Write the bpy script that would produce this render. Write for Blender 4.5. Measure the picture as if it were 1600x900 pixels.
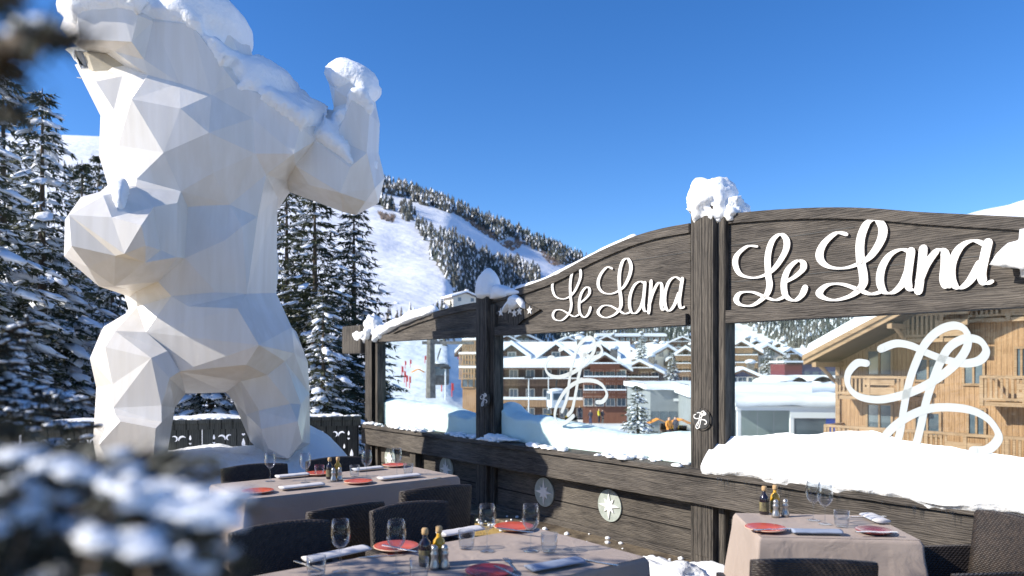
import bpy, bmesh, math, random
from mathutils import Vector, Matrix, noise
R = math.radians
random.seed(7)
for o in list(bpy.data.objects): bpy.data.objects.remove(o)
S = bpy.context.scene
COL = S.collection
# ------------------------------------------------------------------ camera, sky, sun, exposure
FPX = 1150.0; CAMZ = 1.6; HOR = 572.0
cam = bpy.data.cameras.new('camera'); camo = bpy.data.objects.new('camera', cam); COL.objects.link(camo)
camo.location = (0, 0, CAMZ); camo.rotation_euler = (R(90), 0, 0)
cam.sensor_width = 36; cam.lens = 36*FPX/1600; cam.shift_y = (HOR-450)/1600
cam.clip_start = .05; cam.clip_end = 6000
cam.dof.use_dof = True; cam.dof.focus_distance = 5.6; cam.dof.aperture_fstop = 2.3
S.camera = camo
SUN_AZ = R(13); SUN_EL = R(31)
sdir = Vector((-math.cos(SUN_AZ)*math.cos(SUN_EL), -math.sin(SUN_AZ)*math.cos(SUN_EL), math.sin(SUN_EL)))
w = bpy.data.worlds.new('World'); S.world = w; w.use_nodes = True
nt = w.node_tree
sky = nt.nodes.new('ShaderNodeTexSky'); sky.sky_type = 'NISHITA'; sky.sun_disc = False
sky.sun_elevation = SUN_EL; sky.sun_rotation = math.atan2(sdir.x, sdir.y)
sky.altitude = 1800; sky.air_density = 1.0; sky.dust_density = 1.0; sky.ozone_density = 3.0
bg = nt.nodes['Background']; bg.inputs[1].default_value = .138
hs = nt.nodes.new('ShaderNodeHueSaturation'); hs.inputs['Saturation'].default_value = 1.28; hs.inputs['Value'].default_value = 1.0; hs.inputs['Hue'].default_value = .508
nt.links.new(sky.outputs[0], hs.inputs['Color']); nt.links.new(hs.outputs[0], bg.inputs[0])
sl = bpy.data.lights.new('sun', 'SUN'); so = bpy.data.objects.new('sun', sl); COL.objects.link(so)
sl.energy = 4.9; sl.angle = R(.5); sl.color = (1, .92, .80)
so.rotation_euler = (-sdir).to_track_quat('-Z', 'Y').to_euler()
S.view_settings.view_transform = 'Standard'; S.view_settings.look = 'None'
S.view_settings.exposure = .62; S.view_settings.gamma = 1
S.cycles.max_bounces = 10; S.cycles.transparent_max_bounces = 24

# ------------------------------------------------------------------ materials
def mat(name, col, rough=.7, col2=None, scale=4, stretch=(1,1,1), bump=0, bscale=None, metal=0, detail=5, spec=None, c0=.35, c1=.65, bdist=.02, coat=0):
    m = bpy.data.materials.new(name); m.use_nodes = True
    n = m.node_tree.nodes; l = m.node_tree.links; b = n['Principled BSDF']
    b.inputs['Roughness'].default_value = rough; b.inputs['Metallic'].default_value = metal
    if spec is not None: b.inputs['Specular IOR Level'].default_value = spec
    if coat: b.inputs['Coat Weight'].default_value = coat
    b.inputs['Base Color'].default_value = (*col, 1)
    tc = n.new('ShaderNodeTexCoord'); mp = n.new('ShaderNodeMapping'); mp.inputs['Scale'].default_value = stretch
    l.new(tc.outputs['Object'], mp.inputs[0])
    if col2:
        t = n.new('ShaderNodeTexNoise'); t.inputs['Scale'].default_value = scale; t.inputs['Detail'].default_value = detail
        l.new(mp.outputs[0], t.inputs[0])
        r = n.new('ShaderNodeValToRGB'); r.color_ramp.elements[0].position = c0; r.color_ramp.elements[1].position = c1
        r.color_ramp.elements[0].color = (*col, 1); r.color_ramp.elements[1].color = (*col2, 1)
        l.new(t.outputs[0], r.inputs[0]); l.new(r.outputs[0], b.inputs['Base Color'])
    if bump:
        t = n.new('ShaderNodeTexNoise'); t.inputs['Scale'].default_value = bscale or scale; t.inputs['Detail'].default_value = 8
        l.new(mp.outputs[0], t.inputs[0])
        bp = n.new('ShaderNodeBump'); bp.inputs['Strength'].default_value = bump; bp.inputs['Distance'].default_value = bdist
        l.new(t.outputs[0], bp.inputs['Height']); l.new(bp.outputs[0], b.inputs['Normal'])
    return m

def wood_mat(name, c1, c2, crack, plank=0, axis='x', ring=1.0, sc=1.0, bs=.8):
    """weathered timber: grain runs along the axis, wavy figure, cracks, optional plank joints"""
    m = bpy.data.materials.new(name); m.use_nodes = True
    n = m.node_tree.nodes; l = m.node_tree.links; b = n['Principled BSDF']; b.inputs['Roughness'].default_value = .8
    b.inputs['Specular IOR Level'].default_value = .3
    tc = n.new('ShaderNodeTexCoord'); mp = n.new('ShaderNodeMapping'); l.new(tc.outputs['Object'], mp.inputs[0])
    mp.inputs['Scale'].default_value = {'x': (1*sc, 9*sc, 9*sc), 'z': (9*sc, 9*sc, 1*sc)}[axis]
    g = n.new('ShaderNodeTexNoise'); g.inputs['Scale'].default_value = 5; g.inputs['Detail'].default_value = 9; g.inputs['Roughness'].default_value = .68
    g.inputs['Distortion'].default_value = .6
    l.new(mp.outputs[0], g.inputs[0])
    mp2 = n.new('ShaderNodeMapping'); l.new(tc.outputs['Object'], mp2.inputs[0])
    mp2.inputs['Scale'].default_value = {'x': (.9*sc, 4*sc, 4*sc), 'z': (4*sc, 4*sc, .9*sc)}[axis]
    wv = n.new('ShaderNodeTexWave'); wv.inputs['Scale'].default_value = 3.2*ring; wv.inputs['Distortion'].default_value = 9; wv.inputs['Detail'].default_value = 3
    wv.inputs['Detail Scale'].default_value = .9; wv.bands_direction = 'Z' if axis == 'x' else 'X'
    l.new(mp2.outputs[0], wv.inputs[0])
    big = n.new('ShaderNodeTexNoise'); big.inputs['Scale'].default_value = 1.7; l.new(tc.outputs['Object'], big.inputs[0])
    mx = n.new('ShaderNodeMix'); mx.inputs[0].default_value = .16; l.new(g.outputs[0], mx.inputs[2]); l.new(wv.outputs[1], mx.inputs[3])
    mx2 = n.new('ShaderNodeMix'); mx2.inputs[0].default_value = .3; l.new(mx.outputs[0], mx2.inputs[2]); l.new(big.outputs[0], mx2.inputs[3])
    r = n.new('ShaderNodeValToRGB'); e = r.color_ramp.elements
    e[0].position = .33; e[0].color = (*crack, 1); e[1].position = .68; e[1].color = (*c2, 1)
    k = e.new(.44); k.color = (*c1, 1)
    l.new(mx2.outputs[0], r.inputs[0])
    h = mx.outputs[0]; out = r.outputs[0]
    if plank:
        sp = n.new('ShaderNodeSeparateXYZ'); l.new(tc.outputs['Object'], sp.inputs[0])
        md = n.new('ShaderNodeMath'); md.operation = 'PINGPONG'; md.inputs[1].default_value = plank/2
        l.new(sp.outputs[2 if axis == 'x' else 0], md.inputs[0])
        gt = n.new('ShaderNodeMath'); gt.operation = 'GREATER_THAN'; gt.inputs[1].default_value = min(.006, plank*.04); l.new(md.outputs[0], gt.inputs[0])
        dk = n.new('ShaderNodeMix'); dk.data_type = 'RGBA'; dk.inputs[6].default_value = (crack[0]*.3, crack[1]*.3, crack[2]*.3, 1)
        l.new(gt.outputs[0], dk.inputs[0]); l.new(out, dk.inputs[7]); out = dk.outputs[2]
        # a little tone change from board to board
    l.new(out, b.inputs['Base Color'])
    bp = n.new('ShaderNodeBump'); bp.inputs['Strength'].default_value = bs; bp.inputs['Distance'].default_value = .012/sc
    l.new(h, bp.inputs['Height']); l.new(bp.outputs[0], b.inputs['Normal'])
    return m

def glassy(name, tint, refl=.12, ior=1.45, edge=1.0, rough=0.0):
    m = bpy.data.materials.new(name); m.use_nodes = True
    n = m.node_tree.nodes; l = m.node_tree.links; n.remove(n['Principled BSDF'])
    t = n.new('ShaderNodeBsdfTransparent'); t.inputs[0].default_value = (*tint, 1)
    g = n.new('ShaderNodeBsdfGlossy'); g.inputs['Roughness'].default_value = rough
    f = n.new('ShaderNodeLayerWeight'); f.inputs[0].default_value = ior
    pw = n.new('ShaderNodeMath'); pw.operation = 'POWER'; pw.inputs[1].default_value = refl
    mu = n.new('ShaderNodeMath'); mu.operation = 'MULTIPLY_ADD'; mu.inputs[1].default_value = edge; mu.inputs[2].default_value = .012; mu.use_clamp = True
    l.new(f.outputs[1], pw.inputs[0]); l.new(pw.outputs[0], mu.inputs[0])
    x = n.new('ShaderNodeMixShader'); l.new(mu.outputs[0], x.inputs[0]); l.new(t.outputs[0], x.inputs[1]); l.new(g.outputs[0], x.inputs[2])
    l.new(x.outputs[0], n['Material Output'].inputs[0])
    return m

def snow_mat(name, col, bump=.5, bs=14, dist=.03, c2=None):
    m = mat(name, col, .55, c2 or tuple(c*.95 for c in col), 2.2, bump=bump, bscale=bs, bdist=dist, spec=.25)
    return m
M = {}
M['snow'] = snow_mat('snow', (.86, .88, .90))
M['snow_crust'] = snow_mat('snow_crust', (.84, .86, .88), .6, 18, .03)
M['piste'] = snow_mat('piste_snow', (.83, .86, .90), .6, .09, 3.0)
M['tree_snow'] = snow_mat('tree_snow', (.82, .86, .92), .6, 10, .05)
M['wood'] = wood_mat('weathered_timber', (.052, .046, .041), (.150, .132, .113), (.014, .013, .012), ring=1.8)
M['wood_plank'] = wood_mat('weathered_boards', (.055, .049, .043), (.155, .136, .114), (.016, .014, .013), ring=1.8, plank=.28)
M['wood_post'] = wood_mat('weathered_post_timber', (.046, .041, .036), (.130, .114, .096), (.012, .011, .010), plank=.085, axis='z')
M['fence'] = wood_mat('painted_fence_boards', (.06, .066, .064), (.12, .125, .12), (.03, .032, .032), plank=.14, axis='z', bs=.3)
M['bear'] = mat('white_painted_panels', (.71, .685, .65), .30, (.75, .725, .69), .9, bump=.12, bscale=1.4, stretch=(8, 8, .5), spec=.4)
def panels(m):
    n = m.node_tree.nodes; l = m.node_tree.links; b = n['Principled BSDF']; tc = n.new('ShaderNodeTexCoord')
    mp = n.new('ShaderNodeMapping'); mp.inputs['Scale'].default_value = (5, 5, .45); l.new(tc.outputs['Object'], mp.inputs[0])
    t = n.new('ShaderNodeTexNoise'); t.inputs['Scale'].default_value = 2.2; t.inputs['Detail'].default_value = 6; l.new(mp.outputs[0], t.inputs[0])
    r = n.new('ShaderNodeValToRGB'); r.color_ramp.elements[0].position = .42; r.color_ramp.elements[1].position = .62; r.color_ramp.elements[0].color = (.86, .83, .77, 1); r.color_ramp.elements[1].color = (1, 1, 1, 1)
    l.new(t.outputs[0], r.inputs[0]); src = b.inputs['Base Color'].links[0].from_socket
    x = n.new('ShaderNodeMix'); x.data_type = 'RGBA'; x.blend_type = 'MULTIPLY'; x.inputs[0].default_value = .35; l.new(src, x.inputs[6]); l.new(r.outputs[0], x.inputs[7]); l.new(x.outputs[2], b.inputs['Base Color'])
panels(M['bear'])
M['mouth'] = mat('mouth_lining', (.45, .40, .30), .6, (.36, .32, .25), 8)
M['white'] = mat('white_paint', (.8, .79, .77), .5, (.72, .71, .69), 12, bump=.15, bscale=30)
M['white_clean'] = mat('white_plate', (.8, .8, .8), .4)
M['letter_side'] = mat('letter_edge', (.16, .12, .09), .7)
M['frost'] = mat('frosted_film', (.50, .55, .56), .6); M['frost'].node_tree.nodes['Principled BSDF'].inputs['Alpha'].default_value = .72
M['medal'] = mat('grey_green_disc', (.30, .34, .31), .5, (.38, .42, .39), 20)
M['pane'] = glassy('pane_glass', (.92, .97, .955), refl=5, ior=.5, edge=.3)
M['glass'] = glassy('drinking_glass', (.93, .95, .97), refl=2.2, ior=.5, edge=.85, rough=.02)
M['floor'] = mat('terrace_matting', (.36, .24, .075), .9, (.50, .34, .11), 5, bump=.8, bscale=60, detail=9)
M['wet'] = mat('wet_kerb', (.07, .055, .04), .5, (.2, .16, .11), 9, bump=.5, bscale=30)
M['cloth'] = mat('taupe_linen', (.33, .27, .235), .9, (.37, .305, .265), 3, bump=.15, bscale=300, bdist=.002)
def linen(m):
    n = m.node_tree.nodes; l = m.node_tree.links; tc = n.new('ShaderNodeTexCoord'); t = n.new('ShaderNodeTexNoise'); t.inputs['Scale'].default_value = 5; t.inputs['Detail'].default_value = 4; t.inputs['Distortion'].default_value = 1.5
    l.new(tc.outputs['Object'], t.inputs[0]); bp = n.new('ShaderNodeBump'); bp.inputs['Strength'].default_value = .5; bp.inputs['Distance'].default_value = .02
    l.new(t.outputs[0], bp.inputs['Height']); o = next(x for x in n if x.type == 'BUMP' and x != bp); l.new(bp.outputs[0], o.inputs['Normal'])
linen(M['cloth'])
M['napkin'] = mat('napkin_linen', (.62, .60, .60), .9, (.55, .54, .56), 20, bump=.3, bscale=90, bdist=.004)
M['napkin_blue'] = mat('blue_grey_napkin', (.22, .27, .38), .9, (.27, .32, .42), 20, bump=.3, bscale=90, bdist=.004)
M['plate'] = mat('orange_glaze', (.62, .10, .035), .25, (.50, .07, .03), 8, spec=.6)
M['plate_red'] = mat('maroon_glaze', (.22, .02, .03), .25, (.15, .015, .02), 8, spec=.6)
M['plate_rim'] = mat('pale_rim_glaze', (.62, .42, .30), .3)
M['steel'] = mat('cutlery_steel', (.6, .6, .62), .2, metal=1)
M['mill'] = mat('brushed_mill', (.42, .40, .38), .3, metal=.8)
M['oil'] = mat('olive_oil', (.55, .30, .015), .08, spec=.7)
M['vinegar'] = mat('dark_vinegar', (.015, .01, .015), .06, spec=.8)
M['tag'] = mat('label_paper', (.06, .05, .035), .5, (.2, .17, .08), 60)
M['cork'] = mat('cork', (.50, .34, .17), .8, (.4, .26, .13), 50)
M['bark'] = mat('bark', (.07, .05, .035), .9, (.13, .1, .07), 8, stretch=(4, 4, 1), bump=.8)
M['needle'] = mat('fir_needles', (.030, .045, .024), .75, (.065, .072, .030), .7, detail=8)
M['needle_near'] = mat('near_fir_needles', (.020, .032, .034), .6, (.05, .055, .03), 3, detail=6)
M['far_needle'] = mat('far_fir_needles', (.035, .05, .042), .8, (.11, .10, .085), .035, detail=8)
M['scrub'] = mat('bare_scrub', (.20, .14, .10), .9, (.30, .24, .2), .05)
def wicker(name, c1, c2):
    m = mat(name, c1, .55, c2, 40)
    n = m.node_tree.nodes; l = m.node_tree.links; b = n['Principled BSDF']
    tc = n.new('ShaderNodeTexCoord'); w1 = n.new('ShaderNodeTexWave'); w1.inputs['Scale'].default_value = 34; w1.bands_direction = 'Z'; w1.inputs['Distortion'].default_value = .6
    w2 = n.new('ShaderNodeTexWave'); w2.inputs['Scale'].default_value = 26; w2.bands_direction = 'DIAGONAL'
    mu = n.new('ShaderNodeMath'); mu.operation = 'ADD'
    l.new(tc.outputs['Object'], w1.inputs[0]); l.new(tc.outputs['Object'], w2.inputs[0]); l.new(w1.outputs[1], mu.inputs[0]); l.new(w2.outputs[1], mu.inputs[1])
    bp = n.new('ShaderNodeBump'); bp.inputs['Distance'].default_value = .003; bp.inputs['Strength'].default_value = .8
    l.new(mu.outputs[0], bp.inputs['Height']); l.new(bp.outputs[0], b.inputs['Normal']); return m
M['wicker'] = wicker('dark_wicker', (.020, .016, .015), (.045, .034, .028))
M['wicker_lit'] = wicker('sunlit_wicker', (.10, .075, .055), (.17, .13, .09))  # lighter copy of the dark wicker, sunlight put into its colour
M['black'] = mat('black_metal', (.03, .03, .03), .5)
M['larch'] = wood_mat('larch_boards', (.33, .19, .10), (.46, .28, .155), (.20, .11, .055), plank=.2, axis='z', sc=.25, bs=.2)
M['larch_rail'] = wood_mat('larch_rails', (.30, .19, .11), (.44, .29, .175), (.19, .115, .065), axis='x', sc=.3, bs=.2)
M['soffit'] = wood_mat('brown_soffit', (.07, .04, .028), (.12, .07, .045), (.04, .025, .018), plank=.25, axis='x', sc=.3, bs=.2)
M['brown'] = mat('brown_cladding', (.075, .045, .034), .8, (.13, .08, .055), 2, stretch=(3, 3, .3))
M['redbrown'] = mat('red_brown_cladding', (.15, .055, .033), .8, (.21, .085, .05), 2, stretch=(3, 3, .3))
M['tan'] = mat('tan_cladding', (.26, .155, .085), .8, (.34, .21, .12), 2, stretch=(3, 3, .3))
M['render'] = mat('pale_render', (.62, .56, .50), .9, (.55, .5, .45), 1)
M['cream'] = mat('cream_render', (.72, .68, .58), .9, (.66, .62, .52), 1)
M['grey'] = mat('grey_panel', (.27, .29, .30), .6, (.23, .25, .26), 1)
M['window'] = mat('dark_window', (.05, .07, .09), .08, (.12, .16, .19), .6, spec=.9)
M['winblue'] = mat('blue_panel', (.03, .08, .40), .4)
M['maroon'] = mat('maroon_panel', (.16, .03, .04), .6)
M['navy'] = mat('navy_panel', (.05, .06, .13), .6)
M['red'] = mat('red_plastic', (.70, .05, .04), .5)
M['orange'] = mat('orange_canvas', (.75, .28, .03), .7)
M['yellow'] = mat('yellow_paint', (.75, .5, .04), .6)
M['stone'] = mat('dark_stone', (.12, .11, .1), .9, (.22, .2, .18), 3, bump=.5)
M['jacket_dark'] = mat('dark_jacket', (.03, .03, .05), .8)
M['jacket_red'] = mat('red_jacket', (.5, .05, .05), .8)
M['skin'] = mat('skin', (.55, .35, .26), .6)
M['yjacket'] = mat('yellow_jacket', (.65, .55, .05), .8)

# ------------------------------------------------------------------ helpers
def tag(o, label=None, cat=None, group=None, kind=None):
    if label: o['label'] = label
    if cat: o['category'] = cat
    if group: o['group'] = group
    if kind: o['kind'] = kind
    return o
def empty(name, loc=(0,0,0), rz=0, label=None, cat=None, group=None):
    o = bpy.data.objects.new(name, None); COL.objects.link(o); o.empty_display_size = .1
    o.location = loc; o.rotation_euler = (0, 0, rz); tag(o, label, cat, group); return o
def dup(o, loc=None, rz=None, label=None, group=None, parent=None, scale=None):
    c = o.copy(); COL.objects.link(c); c.parent = parent
    if loc is not None: c.location = loc
    if rz is not None: c.rotation_euler = (0, 0, rz)
    if scale: c.scale = scale
    if label: c['label'] = label
    if group: c['group'] = group
    for ch in o.children: dup(ch, parent=c)
    return c
class MB:
    def __init__(s): s.v = []; s.f = []; s.mi = []; s.cur = 0; s.sm = []; s.smooth = False
    def add(s, vs, fs):
        b = len(s.v); s.v += [tuple(v) for v in vs]
        for f in fs: s.f.append([b+i for i in f]); s.mi.append(s.cur); s.sm.append(s.smooth)
    def box(s, x0, x1, y0, y1, z0, z1, ch=0, M4=None):
        bm = bmesh.new(); bmesh.ops.create_cube(bm, size=1)
        for v in bm.verts: v.co = Vector(((x0+x1)/2+v.co.x*(x1-x0), (y0+y1)/2+v.co.y*(y1-y0), (z0+z1)/2+v.co.z*(z1-z0)))
        if ch: bmesh.ops.bevel(bm, geom=list(bm.edges), offset=ch, segments=2, affect='EDGES', profile=.7)
        if M4: bmesh.ops.transform(bm, matrix=M4, verts=bm.verts)
        bm.verts.index_update(); s.add([v.co for v in bm.verts], [[v.index for v in f.verts] for f in bm.faces]); bm.free(); return s
    def tube(s, pts, rad, n=8, cap=True):
        pts = [Vector(p) for p in pts]; rads = rad if isinstance(rad, (list, tuple)) else [rad]*len(pts); vs = []; fs = []
        for i, p in enumerate(pts):
            t = (pts[min(i+1, len(pts)-1)]-pts[max(i-1, 0)]).normalized()
            a = t.orthogonal().normalized() if abs(t.z) > .99 else t.cross(Vector((0,0,1))).normalized(); b = t.cross(a)
            for k in range(n):
                q = 2*math.pi*k/n; vs.append(p+(a*math.cos(q)+b*math.sin(q))*rads[i])
        for i in range(len(pts)-1):
            for k in range(n): fs.append([i*n+k, i*n+(k+1) % n, (i+1)*n+(k+1) % n, (i+1)*n+k])
        if cap: fs.append(list(range(n))[::-1]); fs.append([(len(pts)-1)*n+k for k in range(n)])
        s.add(vs, fs); return s
    def lathe(s, prof, n=24, c=(0,0,0)):
        vs = []; fs = []
        for (r, z) in prof:
            for k in range(n):
                q = 2*math.pi*k/n; vs.append((c[0]+r*math.cos(q), c[1]+r*math.sin(q), c[2]+z))
        for i in range(len(prof)-1):
            for k in range(n): fs.append([i*n+k, i*n+(k+1) % n, (i+1)*n+(k+1) % n, (i+1)*n+k])
        s.add(vs, fs); return s
    def prism(s, poly, y0, y1):     # polygon in x,z extruded along y
        n = len(poly); vs = [(p[0], y0, p[1]) for p in poly]+[(p[0], y1, p[1]) for p in poly]
        fs = [list(range(n)), list(range(n, 2*n))[::-1]]+[[i, i+n, (i+1) % n+n, (i+1) % n] for i in range(n)]
        s.add(vs, fs); return s
    def build(s, name, mats, parent=None, recalc=True, merge=0):
        me = bpy.data.meshes.new(name); me.from_pydata(s.v, [], s.f)
        if not isinstance(mats, (list, tuple)): mats = [mats]
        for m in mats: me.materials.append(m)
        me.polygons.foreach_set('material_index', s.mi); me.polygons.foreach_set('use_smooth', s.sm); me.update()
        if recalc:
            bm = bmesh.new(); bm.from_mesh(me)
            if merge: bmesh.ops.remove_doubles(bm, verts=bm.verts, dist=merge)
            bmesh.ops.recalc_face_normals(bm, faces=bm.faces); bm.to_mesh(me); bm.free()
        o = bpy.data.objects.new(name, me); COL.objects.link(o); o.parent = parent; return o
def ang(u): return (u-800)/FPX
def onz(u, v, z=.75):
    Y = (CAMZ-z)*FPX/(v-HOR); return ang(u)*Y, Y
def at(u, v, Y): return Vector((ang(u)*Y, Y, CAMZ+(HOR-v)/FPX*Y))
def nz(p, s=1.0): return noise.noise(Vector(p)*s)
def lump(mb, c, rx, ry, rz, seed=0, amp=.25, freq=2.0, sub=2, flat=False):
    bm = bmesh.new(); bmesh.ops.create_icosphere(bm, subdivisions=sub, radius=1)
    off = Vector((seed*3.1, seed*1.7, seed))
    vs = []
    for v in bm.verts:
        k = 1+amp*noise.noise(v.co*freq+off)+amp*.4*noise.noise(v.co*freq*3+off)
        z = v.co.z*k
        if flat and z < 0: z *= .3
        vs.append((c[0]+v.co.x*k*rx, c[1]+v.co.y*k*ry, c[2]+z*rz))
    mb.add(vs, [[v.index for v in f.verts] for f in bm.faces]); bm.free()
def spline(pts, n=10):
    out = []; P = [tuple(p) for p in pts]; P = [P[0]]+P+[P[-1]]
    for i in range(1, len(P)-2):
        for k in range(n):
            t = k/n; a, b, c, d = P[i-1], P[i], P[i+1], P[i+2]
            out.append(tuple(.5*(2*b[j]+(c[j]-a[j])*t+(2*a[j]-5*b[j]+4*c[j]-d[j])*t*t+(3*b[j]-a[j]-3*c[j]+d[j])*t**3) for j in range(len(b))))
    out.append(P[-1]); return out

# ================================================================== TERRAIN
RID = [(-3000,.30),(-600,.34),(0,.325),(100,.317),(165,.31),(300,.29),(450,.27),(590,.250),(650,.236),(700,.222),(770,.198),(830,.176),(880,.156),(920,.143),(1000,.115),(1080,.10),(1150,.095),(1250,.105),(1350,.14),(1450,.19),(1490,.208),(1600,.232),(1800,.27),(2400,.3),(6000,.3)]
RDI = [(-3000,900),(600,900),(1150,900),(1400,620),(6000,600)]
PWR = [(-3000,1.25),(560,1.15),(700,1.15),(800,1.9),(1300,1.9),(1500,1.3),(6000,1.3)]
def lerpt(T, u):
    if u <= T[0][0]: return T[0][1]
    for (a, x), (b, y) in zip(T, T[1:]):
        if u <= b: return x+(y-x)*(u-a)/(b-a)
    return T[-1][1]
def terr(u, Y):
    E = lerpt(RID, u); RD = lerpt(RDI, u); p = lerpt(PWR, u)
    zf = -6.5
    if Y < 26: return -3.2
    if Y < 60: zf = -3.2-3.3*(Y-26)/34
    z = zf
    if Y > 112:
        t = (Y-112)/(RD-112); zr = CAMZ+E*RD+6.5
        if t <= 1: z = zf+zr*t**p
        else: z = zf+zr*(1-.6*(t-1))
        a = ang(u)*Y
        amp = min(1, (Y-112)/150)
        z += amp*(7*noise.noise(Vector((a/130, Y/130, 0)))+2.5*noise.noise(Vector((a/40, Y/40, 3))))
    return z
def hit(u, v, Ymax=None):
    lo, hi = 112, (Ymax or lerpt(RDI, u)*1.02)
    def f(Y): return HOR-FPX*(terr(u, Y)-CAMZ)/Y
    if f(hi) > v: return None
    Y = lo
    while Y < hi:
        if f(Y) <= v: break
        Y += 4
    return ang(u)*Y, Y, terr(u, Y)
mb = MB(); mb.smooth = True
us = [-2600+150*i for i in range(14)]+[-500+25*i for i in range(30)]+[250+8*i for i in range(175)]+[1650+40*i for i in range(20)]+[2450+300*i for i in range(10)]
ys = [4, 12, 26, 34, 45, 60, 85, 112]+[112*(1.035**i) for i in range(1, 68)]+[1400, 2200]
for Y in ys:
    for u in us: mb.v.append((ang(u)*Y, Y, terr(u, Y)))
nu = len(us)
for j in range(len(ys)-1):
    for i in range(nu-1): mb.f.append([j*nu+i, j*nu+i+1, (j+1)*nu+i+1, (j+1)*nu+i]); mb.mi.append(0); mb.sm.append(True)
tag(mb.build('snow_mountain', M['piste'], recalc=False), kind='structure')
mb = MB(); mb.add([(-900, -900, -3.4), (900, -900, -3.4), (900, 40, -3.4), (-900, 40, -3.4)], [[0,1,2,3]])
tag(mb.build('ground', M['piste']), kind='structure')

# --- far forest: many conifers as one mass, with snow on random faces of their tiers
def conifer_low(mb, x, y, z, h, r, rnd, mi=0):
    n = 6; tiers = 4
    for k in range(tiers):
        z0 = z+h*(.08+.22*k); z1 = z0+h*(.42-.04*k); rr = r*(1-.2*k)
        if k == tiers-1: z1 = z+h
        q0 = rnd.random()*6; vs = []; 
        for i in range(n):
            q = q0+2*math.pi*i/n; a = rr*(.75+.5*rnd.random()); vs.append((x+a*math.cos(q), y+a*math.sin(q), z0-h*.05*rnd.random()))
        vs.append((x, y, z1))
        mb.cur = mi
        fs = [[i, (i+1) % n, n] for i in range(n)]
        b = len(mb.v); mb.v += vs
        for f in fs:
            mb.f.append([b+q for q in f]); mb.mi.append(1 if rnd.random() < .17 else 0); mb.sm.append(False)
def inpoly(p, poly):
    c = False; j = len(poly)-1
    for i in range(len(poly)):
        a, b = poly[i], poly[j]
        if (a[1] > p[1]) != (b[1] > p[1]) and p[0] < (b[0]-a[0])*(p[1]-a[1])/(b[1]-a[1])+a[0]: c = not c
        j = i
    return c
def C5(L): return [(520+x*.3, 250+y*.3) for x, y in L]
ridge = C5([(150,80),(340,140),(500,190),(720,215),(850,262),(1000,295),(1150,365),(1230,435),(1340,475),(1400,500),(1400,560),(1190,545),(1100,480),(960,400),(870,425),(800,370),(640,285),(480,240),(330,190),(150,150)])
patch = C5([(510,450),(560,400),(640,410),(760,500),(860,540),(930,530),(1080,600),(1080,680),(900,700),(720,740),(640,720),(610,640),(560,570),(510,520)])
small = [C5([(170,190),(300,230),(330,280),(190,240)]), C5([(350,255),(410,245),(415,315),(355,310)]), C5([(420,340),(470,350),(540,420),(500,440)]), [(100,262),(165,285),(165,310),(100,300)]]
rnd = random.Random(3); mb = MB()
def scatter(poly, n, hmin, hmax, mb=mb):
    xs = [p[0] for p in poly]; y_ = [p[1] for p in poly]; k = 0; t = 0
    while k < n and t < n*12:
        t += 1; u = rnd.uniform(min(xs), max(xs)); v = rnd.uniform(min(y_), max(y_))
        if not inpoly((u, v), poly): continue
        if noise.noise(Vector((u/14, v/8, 5))) < -.18: continue
        P = hit(u, v)
        if not P: continue
        h = min(rnd.uniform(hmin, hmax), P[1]*rnd.uniform(17, 26)/1150)
        conifer_low(mb, P[0], P[1], P[2]-.5, h, h*.2, rnd); k += 1
scatter(ridge, 2200, 8, 15); scatter(patch, 1300, 8, 14)
for p in small: scatter(p, 45, 8, 14)
# skyline fringe
for i in range(420):
    u = rnd.uniform(560, 960); Y = lerpt(RDI, u)*rnd.uniform(.95, 1.0); h = rnd.uniform(8, 15)
    conifer_low(mb, ang(u)*Y, Y, terr(u, Y)-.5, h, h*.2, rnd)
tag(mb.build('distant_forest', [M['far_needle'], M['tree_snow']], recalc=False), 'dark fir forest along the mountain ridge and between the ski runs', 'forest', kind='stuff')
mb = MB()
scatter([(760,490),(1330,490),(1330,540),(1240,545),(1140,500),(1120,520),(1060,545),(760,545)], 2600, 9, 16, mb)
scatter([(590,500),(760,470),(760,560),(590,520)], 60, 9, 14, mb)
tag(mb.build('valley_forest', [M['far_needle'], M['tree_snow']], recalc=False), 'hazy fir forest on the hillside behind the village', 'forest', kind='stuff')
# bare bushes beside the runs
mb = MB()
def scrubs(poly, n):
    xs = [p[0] for p in poly]; y_ = [p[1] for p in poly]
    for _ in range(n*6):
        u = rnd.uniform(min(xs), max(xs)); v = rnd.uniform(min(y_), max(y_))
        if n <= 0: break
        if not inpoly((u, v), poly): continue
        P = hit(u, v)
        if not P: continue
        n -= 1
        for k in range(14):
            a = rnd.uniform(0, 6.28); d = Vector((math.cos(a)*.6, math.sin(a)*.6, 1)).normalized()*rnd.uniform(2, 4.5)
            b = Vector(P); mb.add([b+Vector((rnd.uniform(-1,1), 0, 0)), b+Vector((rnd.uniform(-1,1), rnd.uniform(-1,1), 0)), b+d], [[0,1,2]])
scrubs(C5([(640,270),(800,330),(870,440),(960,420),(1000,440),(930,480),(800,400),(700,330)]), 260)
scrubs(C5([(430,340),(560,420),(640,410),(760,500),(700,520),(540,450)]), 180)
scrubs(C5([(1080,480),(1200,540),(1160,560),(1100,520)]), 60)
scrubs(C5([(240,280),(330,300),(310,330),(250,310)]), 40)
tag(mb.build('bare_scrub', M['scrub'], recalc=False), 'leafless brown bushes beside the ski runs', 'shrubs', kind='stuff')

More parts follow.
